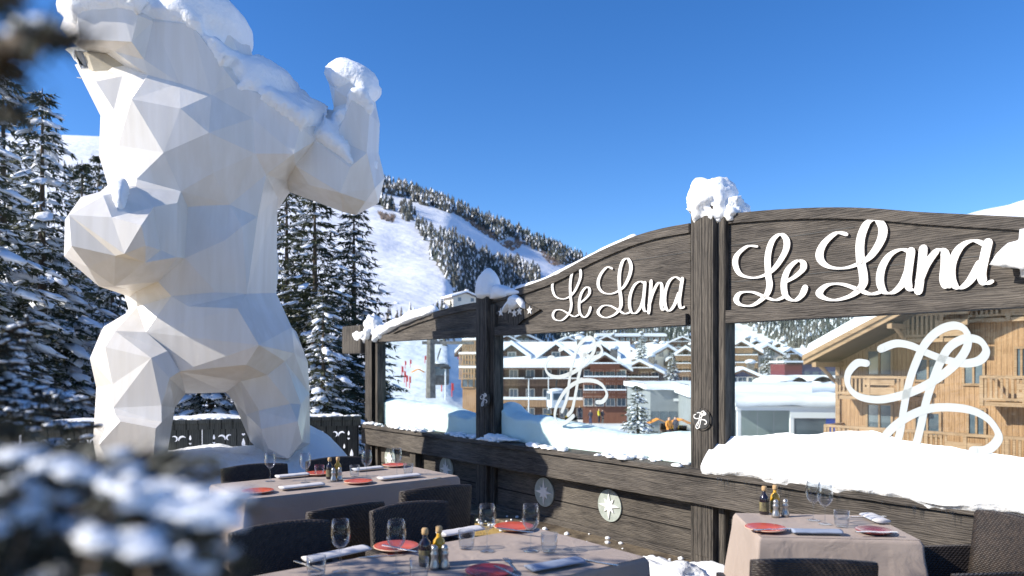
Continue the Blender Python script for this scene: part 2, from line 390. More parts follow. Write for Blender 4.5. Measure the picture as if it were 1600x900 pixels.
# ================================================================== FIR TREES
def fir_data(h, r, seed, tiers=30, per=9, snow=1.0, tuft=.13, zlow=.06):
    rnd = random.Random(seed); F = MB(); N = MB(); N.smooth = True; T = MB(); T.smooth = True
    T.tube([(0,0,0), (0,0,h*.5), (0,0,h)], [h*.016, h*.010, .01], 8)
    for i in range(tiers):
        f = zlow+(1-zlow)*(i/(tiers-1))**.95
        if f > .985: f = .985
        nb = max(4, int(per*(1-.45*f)))
        a0 = rnd.random()*6.28
        for k in range(nb):
            a = a0+6.283*k/nb+rnd.uniform(-.3, .3); L = r*(1-f)**.82*rnd.uniform(.62, 1.18)+.12
            z0 = f*h+rnd.uniform(-.12, .12)*h/tiers*3
            dr = rnd.uniform(.28, .5); ca, sa = math.cos(a), math.sin(a)
            def P(t): return Vector((ca*L*t, sa*L*t, z0+L*(.10*t-dr*t**1.5+.16*t**3)))
            ns = max(3, int(L/.17))
            for j in range(1, ns+1):
                t = (j-.3*rnd.random())/ns; p = P(t); tw = L*.42*(1-t*.75)+.08
                for sd in (-1, 1, 0):
                    aa = a+sd*rnd.uniform(.6, 1.05); ln = tw*rnd.uniform(.6, 1.1) if sd else tuft*1.2
                    dv = Vector((math.cos(aa), math.sin(aa), rnd.uniform(-.55, -.12))).normalized()
                    m = max(1, int(ln/(tuft*.75)))
                    for q in range(m):
                        c = p+dv*ln*((q+rnd.random()*.6)/m); fr = noise.noise(c*2.2) > .30-.26*snow
                        for z in range(3):
                            d = (dv+Vector((rnd.uniform(-.7,.7), rnd.uniform(-.7,.7), rnd.uniform(-.6,.35)))).normalized()*tuft*rnd.uniform(.8, 1.5)
                            s = d.cross(Vector((rnd.uniform(-1,1), rnd.uniform(-1,1), 1))).normalized()*tuft*.17
                            (N if fr and rnd.random() < .75 and d.z > -.06 else F).add([c-s, c+s, c+d], [[0,1,2]])
            if L > .25 and rnd.random() < .95*snow:
                for q in range(max(1, int(L*2.2))):
                    t = rnd.uniform(.3, 1.0); p = P(t); sz = rnd.uniform(.05, .17)*(.6+.4*min(L, 2))*min(snow, 1.1)
                    off = Vector((-sa, ca, 0))*rnd.uniform(-.3, .3)*L*(1-t*.6)
                    bm = bmesh.new(); bmesh.ops.create_icosphere(bm, subdivisions=2 if sz > .12 else 1, radius=1)
                    ex = rnd.uniform(1.1, 2.0); o = Vector((rnd.random()*9, rnd.random()*9, 0))
                    sl_ = -dr*1.1
                    vs = []
                    for v in bm.verts:
                        kk = 1+.8*noise.noise(v.co*2.2+o); lx = v.co.x*sz*ex*kk; ly = v.co.y*sz*kk; lz = v.co.z*sz*.36*kk+sl_*lx
                        vs.append((p.x+off.x+ca*lx-sa*ly, p.y+off.y+sa*lx+ca*ly, p.z+lz+.03))
                    N.add(vs, [[v.index for v in f_.verts] for f_ in bm.faces]); bm.free()
    return F, N, T
def make_fir(h, r, seed, label, group=None, **k):
    e = empty('fir_tree', label=label, cat='tree', group=group)
    F, N, T = fir_data(h, r, seed, **k)
    T.build('trunk', M['bark'], e); F.build('crown', M['needle'], e, recalc=False); tag(N.build('snow', M['tree_snow'], e, recalc=False), kind='stuff')
    return e
G = 'snow-laden firs beyond the terrace fence'
def place(e, u, vtop, Y, zb, h, rz=0, wide=1.0):
    top = CAMZ+(HOR-vtop)/FPX*Y; s = (top-zb)/h
    e.location = (ang(u)*Y, Y, zb); e.scale = (s*wide, s*wide, s); e.rotation_euler = (0, 0, rz)
fA = make_fir(11, 2.3, 11, 'tall snow-laden fir second from the left edge, its white top beside the bear head', G, tiers=40, per=12, snow=1.5, tuft=.15)
place(fA, 66, 138, 15, -3.2, 11, wide=.95)
fB = make_fir(11, 2.2, 12, 'dark fir with little snow rising just right of the bear torso', G, tiers=44, per=12, snow=.75, tuft=.15)
place(fB, 492, 292, 15, -3.2, 11, wide=1.25)
def put(src, u, vt, Y, rz, wide, label, zb=-3.2):
    e = dup(src, label=label); place(e, u, vt, Y, zb, 11, rz, wide); return e
put(fA, 5, 88, 17, 2.1, .9, 'tallest fir at the left edge, its thin top reaching highest')
put(fA, -45, 60, 13, 1.1, 1.0, 'snowy fir cut off by the left edge of the view')
put(fB, 128, 250, 24, 1.3, .9, 'sparse olive-tinged fir between the leftmost firs and the bear arm')
put(fB, 155, 238, 26, 4.0, .8, 'sparse fir with two thin tips right behind the bear left paw')
put(fA, 176, 330, 18, 3.3, .9, 'shaded snowy fir visible below the bear left elbow')
put(fA, 120, 330, 20, 5.3, .9, 'low snowy fir filling the gap left of the bear waist')
put(fB, 448, 275, 16, 3.0, 1.1, 'dark fir partly hidden by the bear torso on its right side')
put(fB, 553, 312, 16.5, 5.0, 1.1, 'dark fir nearest the corner post of the windscreen')
put(fA, 505, 455, 13.5, .5, 1.1, 'short snow-heaped fir in front of the dark firs behind the fence')
put(fA, 330, 420, 15, 2.6, 1.1, 'snowy fir seen through the arch between the bear legs')
put(fA, 250, 400, 17, .9, 1.1, 'snowy fir hidden mostly behind the bear waist')
fC = make_fir(7, 1.9, 21, 'bushy snow-covered fir standing alone on the piste in front of the village', None, tiers=22, per=10, snow=1.7, tuft=.2)
fC.location = (ang(996)*42, 42, -5.1); fC.scale = (.86, .86, .80)
e = dup(fC, (ang(603)*24, 24, -3.2), 2.0, 'small snowy fir just behind the left end pane of the windscreen'); e.scale = (.4, .4, .62)
for i, (u, v, Y, s, lb) in enumerate([(1003,566,150,1.0,'small fir between the brown chalets and the white-walled chalet'),(1050,590,125,.8,'small fir below the white-walled chalet'),
        (1200,600,120,1.0,'round snowy fir in front of the pale chalet row, left one'),(1228,600,118,.9,'round snowy fir in front of the pale chalet row, right one'),
        (1138,572,140,.8,'small fir at the right side of the tall central post, among chalets')]):
    e = dup(fC, (ang(u)*Y, Y, CAMZ-(v-HOR)/FPX*Y-1), i*1.3, lb, 'firs among the village chalets'); e.scale = (s, s, s)
# single conifers that stand clear on the runs
sc = MB(); conifer_low(sc, 0, 0, 0, 12, 2.6, random.Random(5)); ob = sc.build('fir_tree', [M['far_needle'], M['tree_snow']], recalc=False)
spots = [(614,318),(636,340),(640,338),(630,332),(700,432),(708,446),(716,458),(735,458),(724,470),(745,466),(690,385),(760,400),(648,330)]
for i, (u, v) in enumerate(spots):
    P = hit(u, v+6)
    if not P: continue
    o = ob if i == 0 else dup(ob)
    o.location = (P[0], P[1], P[2]-.5); o.rotation_euler = (0, 0, i); k_ = min(1.2, P[1]*(16+6*(i % 3))/1150/12); o.scale = (k_, k_, k_)
    tag(o, 'small lone fir on the ski run, '+['leftmost, high up beside the bear fist','top right of the upper cluster','in the upper cluster, taller one','left of two in the upper cluster','topmost beside the central forest patch','left edge of the forest patch, second from top','left edge of the forest patch, third from top','just behind the hut roof, right side','just left of the hut roof','right next to the hut at the forest foot','on the left border of the forest patch, mid-height','inside the upper edge of the forest patch','alone above the others on the open run'][i], 'tree', 'lone firs dotted on the ski runs')

# ================================================================== VILLAGE
def chalet(u, vbase, Y, wd, dp, eave, rise, label, wall='brown', rows=3, cols=5, rz=0, gable=True, balc=True, over=1.0, snowt=.7, dorm=0, wallfront=None, cat='chalet', ground=None, bal='tan'):
    zb = CAMZ-(vbase-HOR)/FPX*Y
    e = empty('chalet' if cat == 'chalet' else 'building', (ang(u)*Y, Y, zb), rz, label, cat)
    b = MB(); hw = wd/2
    if gable: b.prism([(-hw,-4),(hw,-4),(hw,eave),(0,eave+rise),(-hw,eave)], 0, dp)
    else:
        b.box(-hw, hw, 0, dp, -4, eave)
        for sx in (-1, 1):
            n0 = len(b.v)
            b.add([(sx*hw,0,eave),(sx*hw,dp,eave),(sx*hw,dp/2,eave+rise)], [[0,1,2]])
    b.build('wall', M[wall], e)
    rf = MB(); sn = MB(); sn.smooth = False
    def slab(mb, p0, p1, y0, y1, t, lift=0):    # sloping slab across x,z from p0 to p1
        (xa, za), (xb, zb_) = p0, p1
        mb.prism([(xa, za+lift), (xb, zb_+lift), (xb, zb_+lift+t), (xa, za+lift+t)], y0, y1)
    k = rise/hw if hw else 0
    if gable:
        for sx in (-1, 1):
            slab(rf, (sx*(hw+over), eave-over*k), (0, eave+rise), -over, dp+over*.5, .3, .02)
            slab(sn, (sx*(hw+over*.97), eave-over*k*.97), (0, eave+rise), -over*.95, dp+over*.45, snowt, .33)
    else:
        for sy in (0, 1):
            ye = -over if sy == 0 else dp+over; kk = rise/(dp/2); zz = eave-over*kk; ym = dp/2
            q = lambda L, t, sh: ([( -hw-over*sh, ye*1.0, zz+L), (hw+over*sh, ye, zz+L), (hw+over*sh, ym, eave+rise+L), (-hw-over*sh, ym, eave+rise+L),
                                   (-hw-over*sh, ye, zz+L+t), (hw+over*sh, ye, zz+L+t), (hw+over*sh, ym, eave+rise+L+t), (-hw-over*sh, ym, eave+rise+L+t)],
                                  [[0,1,2,3],[4,5,6,7],[0,1,5,4],[1,2,6,5],[2,3,7,6],[3,0,4,7]])
            rf.add(*q(.02, .3, 1)); sn.add(*q(.33, snowt, .96))
    r_ = rf.build('roof', M['brown'], e); s_ = sn.build('snow', M['snow'], r_)
    # windows and balconies, each its own part
    st = eave/rows
    wm = MB(); wm.box(-.55, .55, -.08, .02, 0, 1.25); fm = MB()
    for a in ((-.68,-.55,-.08-.05,.02,-.1,1.35),(.55,.68,-.13,.02,-.1,1.35),(-.55,.55,-.13,.02,1.25,1.36),(-.55,.55,-.13,.02,-.1,0),(-.03,.03,-.11,.0,0,1.25)): fm.box(*a)
    w0 = None
    for j in range(rows):
        for i in range(cols):
            x = -hw+(i+.5)*wd/cols; z = j*st+.35*st
            if w0 is None:
                w0 = wm.build('window', M['window'], e); f0 = fm.build('frame', M['larch' if wall in ('tan','larch') else 'render'], w0); o = w0
            else: o = dup(w0, parent=e)
            o.location = (x, -.01, z)
    if gable and rise > 2:
        o = dup(w0, parent=e); o.location = (-1.2, -.01, eave+rise*.15); o = dup(w0, parent=e); o.location = (1.2, -.01, eave+rise*.15)
    if balc:
        bb = MB(); bb.box(-hw*.96, hw*.96, -1.1, .0, -.12, 0); bb.box(-hw*.96, hw*.96, -1.1, -1.0, .85, .97)
        n_ = int(wd/.28)
        for i in range(n_): x = -hw*.95+i*(wd*.95)/n_; bb.box(x, x+.17, -1.08, -1.03, .02, .85)
        sb = MB(); sb.box(-hw*.96, hw*.96, -1.14, -.96, .97, 1.15)
        bo = None
        for j in range(1, rows):
            o = bb.build('balcony', M[bal], e) if bo is None else dup(bo, parent=e)
            if bo is None: bo = o; sb.build('snow', M['snow'], o)
            o.location = (0, 0, j*st)
        if gable: o = dup(bo, parent=e); o.location = (0, 0, eave); o.scale = (.7, 1, 1)
    for i in range(dorm):
        x = -hw+(i+.5)*wd/dorm; d = MB(); yy = dp*.10
        d.prism([(x-2,eave+.5),(x+2,eave+.5),(x+2,eave+1.6),(x,eave+3.1),(x-2,eave+1.6)], yy, dp/2); do = d.build('dormer', M[wall], e)
        d = MB()
        for sx in (-1, 1): slab(d, (x+sx*3.0, eave+1.1), (x, eave+3.3), yy-.9, dp/2, .65)
        d.build('snow', M['snow'], do)
        o = dup(w0, parent=do); o.location = (x, yy-.02, eave+.8)
    if ground:
        g = MB(); g.box(-hw-.3, hw+.3, -1.6, .0, 2.6, 3.7); g.build('canopy', M[ground], e)
        g = MB(); g.box(-hw-.3, hw+.3, -1.65, .05, 3.7, 4.05); g.build('snow', M['snow'], e)
    ch = MB(); ch.box(hw*.3, hw*.3+1, dp*.4, dp*.4+1, eave+rise*.4, eave+rise+1.2); c_ = ch.build('chimney', M['stone'], e)
    ch = MB(); lump(ch, (hw*.3+.5, dp*.4+.5, eave+rise+1.4), .8, .8, .4, 2); ch.build('snow', M['snow'], c_)
    return e
chalet(868, 662, 112, 20.5, 12, 8.8, 3.0, 'large dark timber hotel with snowy dormers behind the middle pane', 'brown', 3, 8, -.12, False, True, 1.2, .55, dorm=3, wallfront=None, cat='hotel', ground='tan', bal='brown')
chalet(945, 641, 104, 6.2, 9, 5.6, 1.9, 'red-brown gabled chalet with pale balcony bands, right of the large dark hotel', 'redbrown', 3, 4, -.1, True, True, .8, .4, bal='redbrown')
chalet(980, 588, 190, 8.5, 9, 4.5, 2.8, 'dark gabled chalet uphill between the red-brown chalet and the white-walled one', 'brown', 2, 3, -.35)
chalet(930, 572, 215, 9, 9, 4.5, 2.8, 'small gabled chalet above the red-brown chalet, its roof thick with snow', 'tan', 2, 3, .2)
chalet(986, 562, 300, 28, 12, 9.2, .8, 'long dark apartment block with flat snowy roof', 'brown', 4, 12, -.05, False, False, .4, .7, cat='building')
chalet(887, 566, 260, 12, 9, 5.5, 2.6, 'grey chalet on the hill just above the snowy dormers of the dark hotel', 'grey', 3, 4, .1)
chalet(1040, 598, 165, 8.6, 9, 5.5, 2.2, 'white-walled chalet with a snowy gable, left of the tall central post', 'cream', 2, 3, .35, True, False)
chalet(1071, 600, 160, 6.5, 9, 5.2, 2.2, 'brown half-timbered chalet touching the white-walled one, nearest the central post', 'brown', 3, 3, -.2)
chalet(818, 560, 250, 13, 10, 5.0, 3.0, 'dark chalet showing only its roof above the left end of the dark hotel', 'brown', 2, 4, .1)
chalet(1158, 586, 150, 6.6, 8, 4.6, 1.9, 'honey-brown gabled chalet with two balcony rows, right of the central post', 'tan', 3, 5, -.25, bal='larch_rail')
chalet(1198, 590, 165, 7.6, 9, 4.6, 2.2, 'pale blue-white gabled chalet next to the honey-brown one', 'render', 2, 4, -.1, True, False)
chalet(1232, 590, 175, 5.5, 9, 4.6, 1.6, 'small brown chalet squeezed at the right of the pale gabled one', 'brown', 2, 3, .2)
chalet(1160, 607, 105, 6.8, 8, .9, 1.5, 'low dark-fronted gabled hall under thick snow, below the honey-brown chalet', 'navy', 1, 5, -.2, True, False, .6, .4)
chalet(741, 612, 70, 2.4, 3, 3.9, 1.2, 'golden timber cabin with stacked gables at the right end of the left pane', 'larch', 3, 2, -.3, True, True, .6, .3, bal='larch_rail')
chalet(612, 499, 230, 10, 8, 3.2, .8, 'dark hut with an orange end wall on the piste above the corner post', 'brown', 1, 3, .3, False, False, .6, .5)
chalet(672, 430, 1, 1, 1, .1, .1, 'x', 'brown', 1, 1, 0, False, False) if False else None
chalet(728, 474, 260, 10, 8, 2.0, 1.6, 'snow-covered hut at the foot of the forest, left of the second post cap', 'cream', 1, 2, .5, True, False, .9, .6)

for (u, vb, Y, wd, ev_, ri, wl, rz_, lb) in ((905,556,270,12,4.5,2.8,'brown',.2,'small brown chalet high on the hillside, above the snowy dormers right end'),
    (948,560,255,11,4.6,2.6,'tan',-.15,'tan chalet on the hillside directly above the red-brown gabled chalet'), (1022,572,235,9,4.4,2.4,'brown',.1,'brown chalet under the flat-roofed block, left of the white-walled chalet'),
    (1066,556,290,11,4.6,2.4,'redbrown',-.1,'reddish chalet high on the hill beside the central post'), (1000,612,130,7,3.2,1.8,'brown',-.3,'low brown chalet between the red-brown one and the lone fir'),
    (1180,566,240,9,4.2,2.4,'brown',.15,'brown chalet on the slope above the pale gabled chalet'), (1216,570,225,8,4.0,2.2,'tan',-.2,'tan chalet on the slope just left of the timber chalet eave'), (792,560,240,10,4.4,2.6,'redbrown',0,'red-brown chalet peeking over the left end of the hotel roof')):
    chalet(u, vb, Y, wd, 9, ev_, ri, lb, wl, 2, 4, rz_, True, True, .9, .5, bal='brown')
# flat-roofed long halls
def flathall(u, Y, vb, vt, wd, dp, label, name='building', wall='grey', snowh=.6, strip=True, rz=0, nwin=10):
    zb = CAMZ-(vb-HOR)/FPX*Y; zt = CAMZ-(vt-HOR)/FPX*Y; h = zt-zb-snowh
    e = empty(name, (ang(u)*Y, Y, zb), rz, label, 'building')
    b = MB(); b.box(0, wd, 0, dp, -3, h, .03); b.build('wall', M[wall], e)
    s = MB(); s.smooth = True; n = 30; pf = [(-.35,-.05),(-.42,.5*snowh),(-.2,.95*snowh),(.4,snowh*1.05),(dp,snowh)]
    vs = []; 
    for i in range(n+1):
        x = -.4+(wd+.8)*i/n
        for (y, z) in pf: vs.append((x, y, h+z+.1*nz((x*.7, y, 1))+.02))
    s.add(vs, [[i*5+j, (i+1)*5+j, (i+1)*5+j+1, i*5+j+1] for i in range(n) for j in range(4)]); s.add([(-.4,-.3,h),(-.4,dp,h),(-.4,dp,h+snowh),(-.4,0,h+snowh)],[[0,1,2,3]])
    s.build('snow', M['snow'], e, recalc=False)
    if strip:
        wn = MB(); wn.box(0, wd/nwin-.12, -.05, .02, 0, h*.33); w0 = None
        for i in range(nwin):
            o = wn.build('window', M['window'], e) if w0 is None else dup(w0, parent=e)
            if w0 is None: w0 = o
            o.location = (.06+i*wd/nwin, 0, h*.16)
    return e
hall = flathall(1016, 70, 676, 600, 8.6, 14, 'pale-grey flat-roofed hall behind the lone fir, left of the central post', wall='grey', snowh=.5)
sg = MB(); sg.box(2.2, 5.6, -.1, -.03, 3.0, 3.25); sg.build('sign_strip', M['white_clean'], hall)
sg = MB(); sg.box(1.2, 6.6, -.22, -.12, -.25, .55, .02); sg.build('banner', M['tan'], hall)
flathall(1085, 58, 690, 603, 8.4, 14, 'long grey flat-roofed hall right of the central post, behind the glass pavilion', wall='grey', snowh=.9, rz=-.12, nwin=8)
flathall(1186, 74, 640, 601, 8, 12, 'low dark hall with a thick rounded snow roof behind the glass pavilion', wall='grey', snowh=.7, nwin=6)
for i, (u, lb) in enumerate([(1226, 'left small arched roof in the row under snow'), (1268, 'middle small arched roof in the row under snow'), (1300, 'right small arched roof in the row under snow')]):
    e = empty('pavilion', (ang(u)*100, 100, -1.6), 0, 'dark '+lb, 'pavilion')
    b = MB(); pl = [(2.2*math.cos(a), 1.0*math.sin(a)) for a in [math.pi*k/10 for k in range(11)]]; b.prism(pl, 0, 6); b.build('wall', M['stone'], e)
    b = MB(); b.smooth = True
    o_ = [(2.6*math.cos(a), 1.05*math.sin(a)+.1) for a in [math.pi*k/10 for k in range(11)]]; p_ = [(2.9*math.cos(a), 1.05*math.sin(a)+.9) for a in [math.pi*k/10 for k in range(11)]]
    b.prism(o_+p_[::-1], -.5, 6); b.build('snow', M['snow'], e)
b_ = empty('building', (ang(1226)*110, 110, -2.3), 0, 'dark blue and maroon block left of the timber chalet eave', 'building')
b = MB(); b.box(0, 2.6, 0, 6, -1, 4.2); b.build('wall', M['maroon'], b_); b = MB(); b.box(2.6, 8.2, .1, 6, -1, 4.4); b.build('wall', M['navy'], b_)
b = MB(); b.box(-.2, 8.4, -.2, 6, 4.42, 4.7); b.build('snow', M['snow'], b_)
wn = MB(); wn.box(-.4, .4, -.04, .02, 0, .8); w0 = wn.build('window', M['window'], b_); w0.location = (3.4, .08, .8)
for i in range(4):
    for j in range(2):
        if i+j: o = dup(w0, parent=b_); o.location = (3.4+i*1.25, .08, .8+j*1.5)
# glass pavilion with snow roof
Y = 44; e = empty('glass_pavilion', (ang(1152)*Y, Y, CAMZ-(696-HOR)/FPX*Y), -.06, 'white-framed glass pavilion with a thick snow roof and blue end panel, behind the right pane', 'pavilion')
b = MB()
for x in (0, 3.1): b.box(x, x+.22, 0, .22, -1, 2.3, .02)
for x in (0, 3.1): b.box(x, x+.22, 5, 5.22, -1, 2.3, .02)
b.box(-.05, 3.4, -.05, .25, 2.1, 2.4); b.box(3.1, 7.6, -.03, .2, 1.65, 2.35); b.build('frame', M['white_clean'], e)
for i in range(3): b = MB(); b.box(.3+i*.95, 1.18+i*.95, .08, .11, 0, 2.1); b.build('pane', M['pane'], e)
b = MB(); b.box(3.4, 5.2, .05, .1, -.5, 1.65); b.build('pane', M['window'], e)
b = MB(); b.box(5.2, 7.2, .03, .1, -.5, 1.64); b.build('blue_panel', M['winblue'], e)
b = MB(); b.box(.1, 7.5, 3.6, 3.7, -.5, 2.2); b.build('back_wall', M['grey'], e)
b = MB(); b.smooth = True; vs = []; n = 24; pf = [(-.2,2.38),(-.3,2.6),(-.1,2.82),(.5,2.95),(5,3.0)]
for i in range(n+1):
    x = -.15+7.9*i/n
    for y, z in pf: vs.append((x, y, z+.12*nz((x*.8, y, 7))))
b.add(vs, [[i*5+j, (i+1)*5+j, (i+1)*5+j+1, i*5+j+1] for i in range(n) for j in range(4)]); b.add([(-.15,-.2,2.36),(7.75,-.2,2.36),(7.75,5,2.36),(-.15,5,2.36)], [[0,1,2,3]])
b.add([(-.15,-.25,2.38),(-.15,5,2.38),(-.15,5,3),(-.15,0,2.9)], [[0,1,2,3]]); b.build('snow', M['snow'], e, recalc=False)

# ---- big larch chalet on the right, parallel to the windscreen
LX = Vector((.616, -.788, 0)); LA = math.atan2(-.788, .616)
C0 = Vector((ang(1310)*36, 36, 0))
big = empty('timber_chalet', (C0.x, C0.y, -4.5), LA, 'big honey-coloured larch chalet with balconies and a wide overhanging roof, behind the right pane', 'chalet')
def bigl(u, v, yo=0):        # photo point to chalet facade coordinates (x along, z above z=-4.5), plane offset yo (negative = towards camera)
    n = Vector((.788, .616, 0)); P0 = C0+n*yo; d = Vector((ang(u), 1, (HOR-v)/FPX)); t = P0.dot(n)/d.dot(n)
    p = d*t; return (Vector((p.x, p.y, 0))-C0).dot(LX), p.z+CAMZ+4.5
b = MB(); ev = 6.6
b.prism([(0,-2),(16,-2),(16,ev),(8,ev+5.2),(0,ev)], 0, 12); b.build('wall', M['larch'], big)
ev0 = bigl(1257, 566, -2.6); ev1 = bigl(1410, 486, -2.6); kk = (ev1[1]-ev0[1])/(ev1[0]-ev0[0])
rf = MB(); xr = 8.0; za = ev0[1]; zr = za+(xr-ev0[0])*kk
rf.prism([(ev0[0], za-.1), (xr, zr-.1), (2*xr-ev0[0], za-.1), (2*xr-ev0[0], za+.12), (xr, zr+.12), (ev0[0], za+.12)], -2.55, 13)
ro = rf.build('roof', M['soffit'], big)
for dz, t, yo in ((.0, .26, -2.62), (.22, .22, -2.72)):
    f = MB(); f.prism([(ev0[0]-.05, za-.12+dz), (xr, zr-.12+dz), (2*xr-ev0[0], za-.12+dz), (2*xr-ev0[0], za-.12+t+dz), (xr, zr-.12+t+dz), (ev0[0]-.05, za-.12+t+dz)], yo, yo+.07); f.build('bargeboard', M['larch_rail'], ro)
f = MB(); f.prism([(ev0[0]+.0, za+.34), (xr, zr+.34), (2*xr-ev0[0], za+.34), (2*xr-ev0[0]-.2, za+.95), (xr, zr+.95), (ev0[0]+.2, za+.85)], -2.6, 13); f.build('snow', M['snow'], ro)
# brackets under the roof
for x in (.15, 3.6):
    f = MB(); zt = za+(x-ev0[0])*kk-.12; f.tube([(x, -.05, zt-1.3), (x, -2.3, zt-.06)], .09, 6); f.build('bracket', M['larch_rail'], ro)
    f = MB(); f.box(x-.1, x+.1, -2.5, 0, zt-.3, zt-.08); f.build('beam', M['larch_rail'], ro)
def bwindow(u0, v0, u1, v1, door=False):
    x0, z1 = bigl(u0, v0); x1, z0 = bigl(u1, v1); z0 = min(z0, z1-.9)
    g = MB(); g.box(x0, x1, -.03, .03, z0, z1); wo = g.build('window', M['window'], big)
    f = MB(); t = .1
    for a in ((x0-t,x0,z0-t,z1+t),(x1,x1+t,z0-t,z1+t),(x0,x1,z1,z1+t),(x0,x1,z0-t,z0),((x0+x1)/2-.04,(x0+x1)/2+.04,z0,z1)): f.box(a[0],a[1],-.09,.04,a[2],a[3])
    f.build('frame', M['larch_rail'], wo)
for q in ((1357,549,1393,585),(1357,632,1393,674),(1508,566,1536,585),(1515,640,1538,680),(1432,562,1470,588),(1432,645,1468,680),(1590,545,1604,588)): bwindow(*q)
def balcony(u0, u1, vr, vf, depth=1.2):
    x0, zr_ = bigl(u0, vr, -depth); x1, _ = bigl(u1, vr, -depth); _, zf = bigl(u0, vf, -depth)
    f = MB(); f.box(x0, x1, -depth, 0, zf-.18, zf-.02); bo = f.build('balcony', M['larch_rail'], big)
    f = MB(); f.box(x0-.05, x1+.05, -depth-.07, -depth+.07, zr_-.08, zr_+.04); f.box(x0, x1, -depth-.04, -depth+.04, zf+.05, zf+.15)
    f.box(x0-.05, x0+.07, -depth, 0, zr_-.08, zr_+.04)
    for x in [x0+i*1.5 for i in range(int((x1-x0)/1.5)+1)]: f.box(x-.07, x+.07, -depth-.05, -depth+.05, zf-.18, zr_)
    n_ = int((x1-x0)/.19); rn = random.Random(2)
    for i in range(n_):
        x = x0+.1+i*.19
        if int(i/7) % 3 == 1: continue
        f.box(x, x+.09, -depth-.03, -depth+.02, zf+.12, zr_-.06)
    for i in range(int((x1-x0)/1.5)+1):
        if i % 3 == 1:
            x = x0+i*1.33; f.box(x, min(x+1.33, x1), -depth-.03, -depth+.02, zf+.15, zf+.4); f.box(x, min(x+1.33, x1), -depth-.03, -depth+.02, zf+.5, zf+.75)
    f.build('railing', M['larch_rail'], bo)
balcony(1308, 1420, 588, 617); balcony(1534, 1900, 588, 627); balcony(1414, 1512, 492, 529); balcony(1290, 1900, 664, 700, 1.6); balcony(1512, 1700, 482, 498, .4)
f = MB(); f.box(-.1, .12, -.1, .06, -2, ev-.2); f.build('corner_board', M['larch_rail'], big)
# ---- ski area things
def cabin(u, v, Y, label, s=1.0, arm=1.2):
    p = at(u, v, Y); e = empty('gondola_cabin', p, .3, label, 'gondola'); e.scale = (s, s, s)
    b = MB(); b.smooth = False; b.box(-.85, .85, -.8, .8, -1.0, .75, .22); b.build('shell', M['white_clean' if s < 1 else 'stone'], e)
    b = MB(); b.box(-.66, .66, -.83, .83, -.2, .55, .1); b.box(-.87, .87, -.6, .6, -.2, .55, .1); b.build('window', M['window'], e)
    b = MB(); b.tube([(0,0,.7),(0,0,1.3),(.25,0,arm+.9)], .06, 6); b.build('hanger', M['black'], e)
    b = MB(); lump(b, (0,0,.8), .85, .8, .25, 3, flat=True); b.build('snow', M['snow'], e)
cabin(684, 583, 62, 'gondola cabin with dark windows hanging by the lift pylon in the left pane')
cabin(869, 622, 70, 'white gondola cabin in front of the dark hotel in the middle pane', .9, 2.2)
def pole(name, u, vt, vb, Y, r0, r1, m, label, cat, grp=None, armw=0, lamp=False):
    p = at(u, vb, Y); h = (vb-vt)/FPX*Y; e = empty(name, p, 0, label, cat, grp)
    b = MB(); b.tube([(0,0,0),(0,0,h)], [r0, r1], 8); b.build('pole', M[m], e)
    if armw: b = MB(); b.box(-armw*.2, armw, -.12, .12, h-1.2, h-.95); b.build('cross_arm', M[m], e)
    if lamp: b = MB(); b.box(-.4, .4, -.15, .15, h-.08, h+.12, .03); b.build('lamp_head', M['black'], e)
    return e
pole('lift_pylon', 673, 515, 622, 60, .42, .3, 'stone', 'thick grey lift pylon beside the gondola cabin, left pane', 'pylon', armw=3.5)
pole('lamp_post', 826, 590, 664, 68, .06, .045, 'white_clean', 'slim pale lamp post in front of the dark hotel', 'lamp post', lamp=True)
pole('lamp_post', 696, 575, 625, 58, .07, .05, 'white_clean', 'slim pale post between pylon and second windscreen post', 'lamp post', lamp=True)
pole('lamp_post', 857, 585, 640, 76, .06, .045, 'white_clean', 'shorter pale lamp post left of the white gondola cabin', 'lamp post', lamp=True)
for i, (u, v) in enumerate([(628,582),(632,590),(635,597),(640,599),(633,568),(641,566),(664,560),(667,607),(706,612),(716,553),(600,562),(690,604)]):
    Y = 100-2*i if v > 575 else 120; h = 1.6 if v > 575 else 1.3
    b = MB(); b.tube([(0,0,0),(0,0,h)], .06, 6); b.box(-.04, .22, -.02, .02, h*.45, h*.95)
    o = b.build('piste_marker', M['red']); o.location = at(u, v+8, Y); tag(o, 'red piste marker pole in the left pane, '+['second in the curved row','third in the curved row','fourth in the curved row','fifth and lowest of the curved row','topmost at the left of the row','top one above the orange awning','tallest-standing between awning and pylon','just left of the pylon foot','right of the pylon, low down','far right near the golden cabin','farthest left by the corner post','just right of the pylon foot'][i], 'marker', 'red marker poles along the run in the left pane')
def net(pts, h, label):
    v_ = []; 
    for u, v in pts:
        P = hit(u, v)
        if P: v_ += [(P[0], P[1], P[2]+.2), (P[0], P[1], P[2]+h)]
    mb = MB(); n = len(v_)//2; mb.add(v_, [[2*i, 2*i+2, 2*i+3, 2*i+1] for i in range(n-1)])
    for i in range(n): mb.tube([v_[2*i], v_[2*i+1]], .12, 5)
    tag(mb.build('safety_net', M['red']), label, 'net')
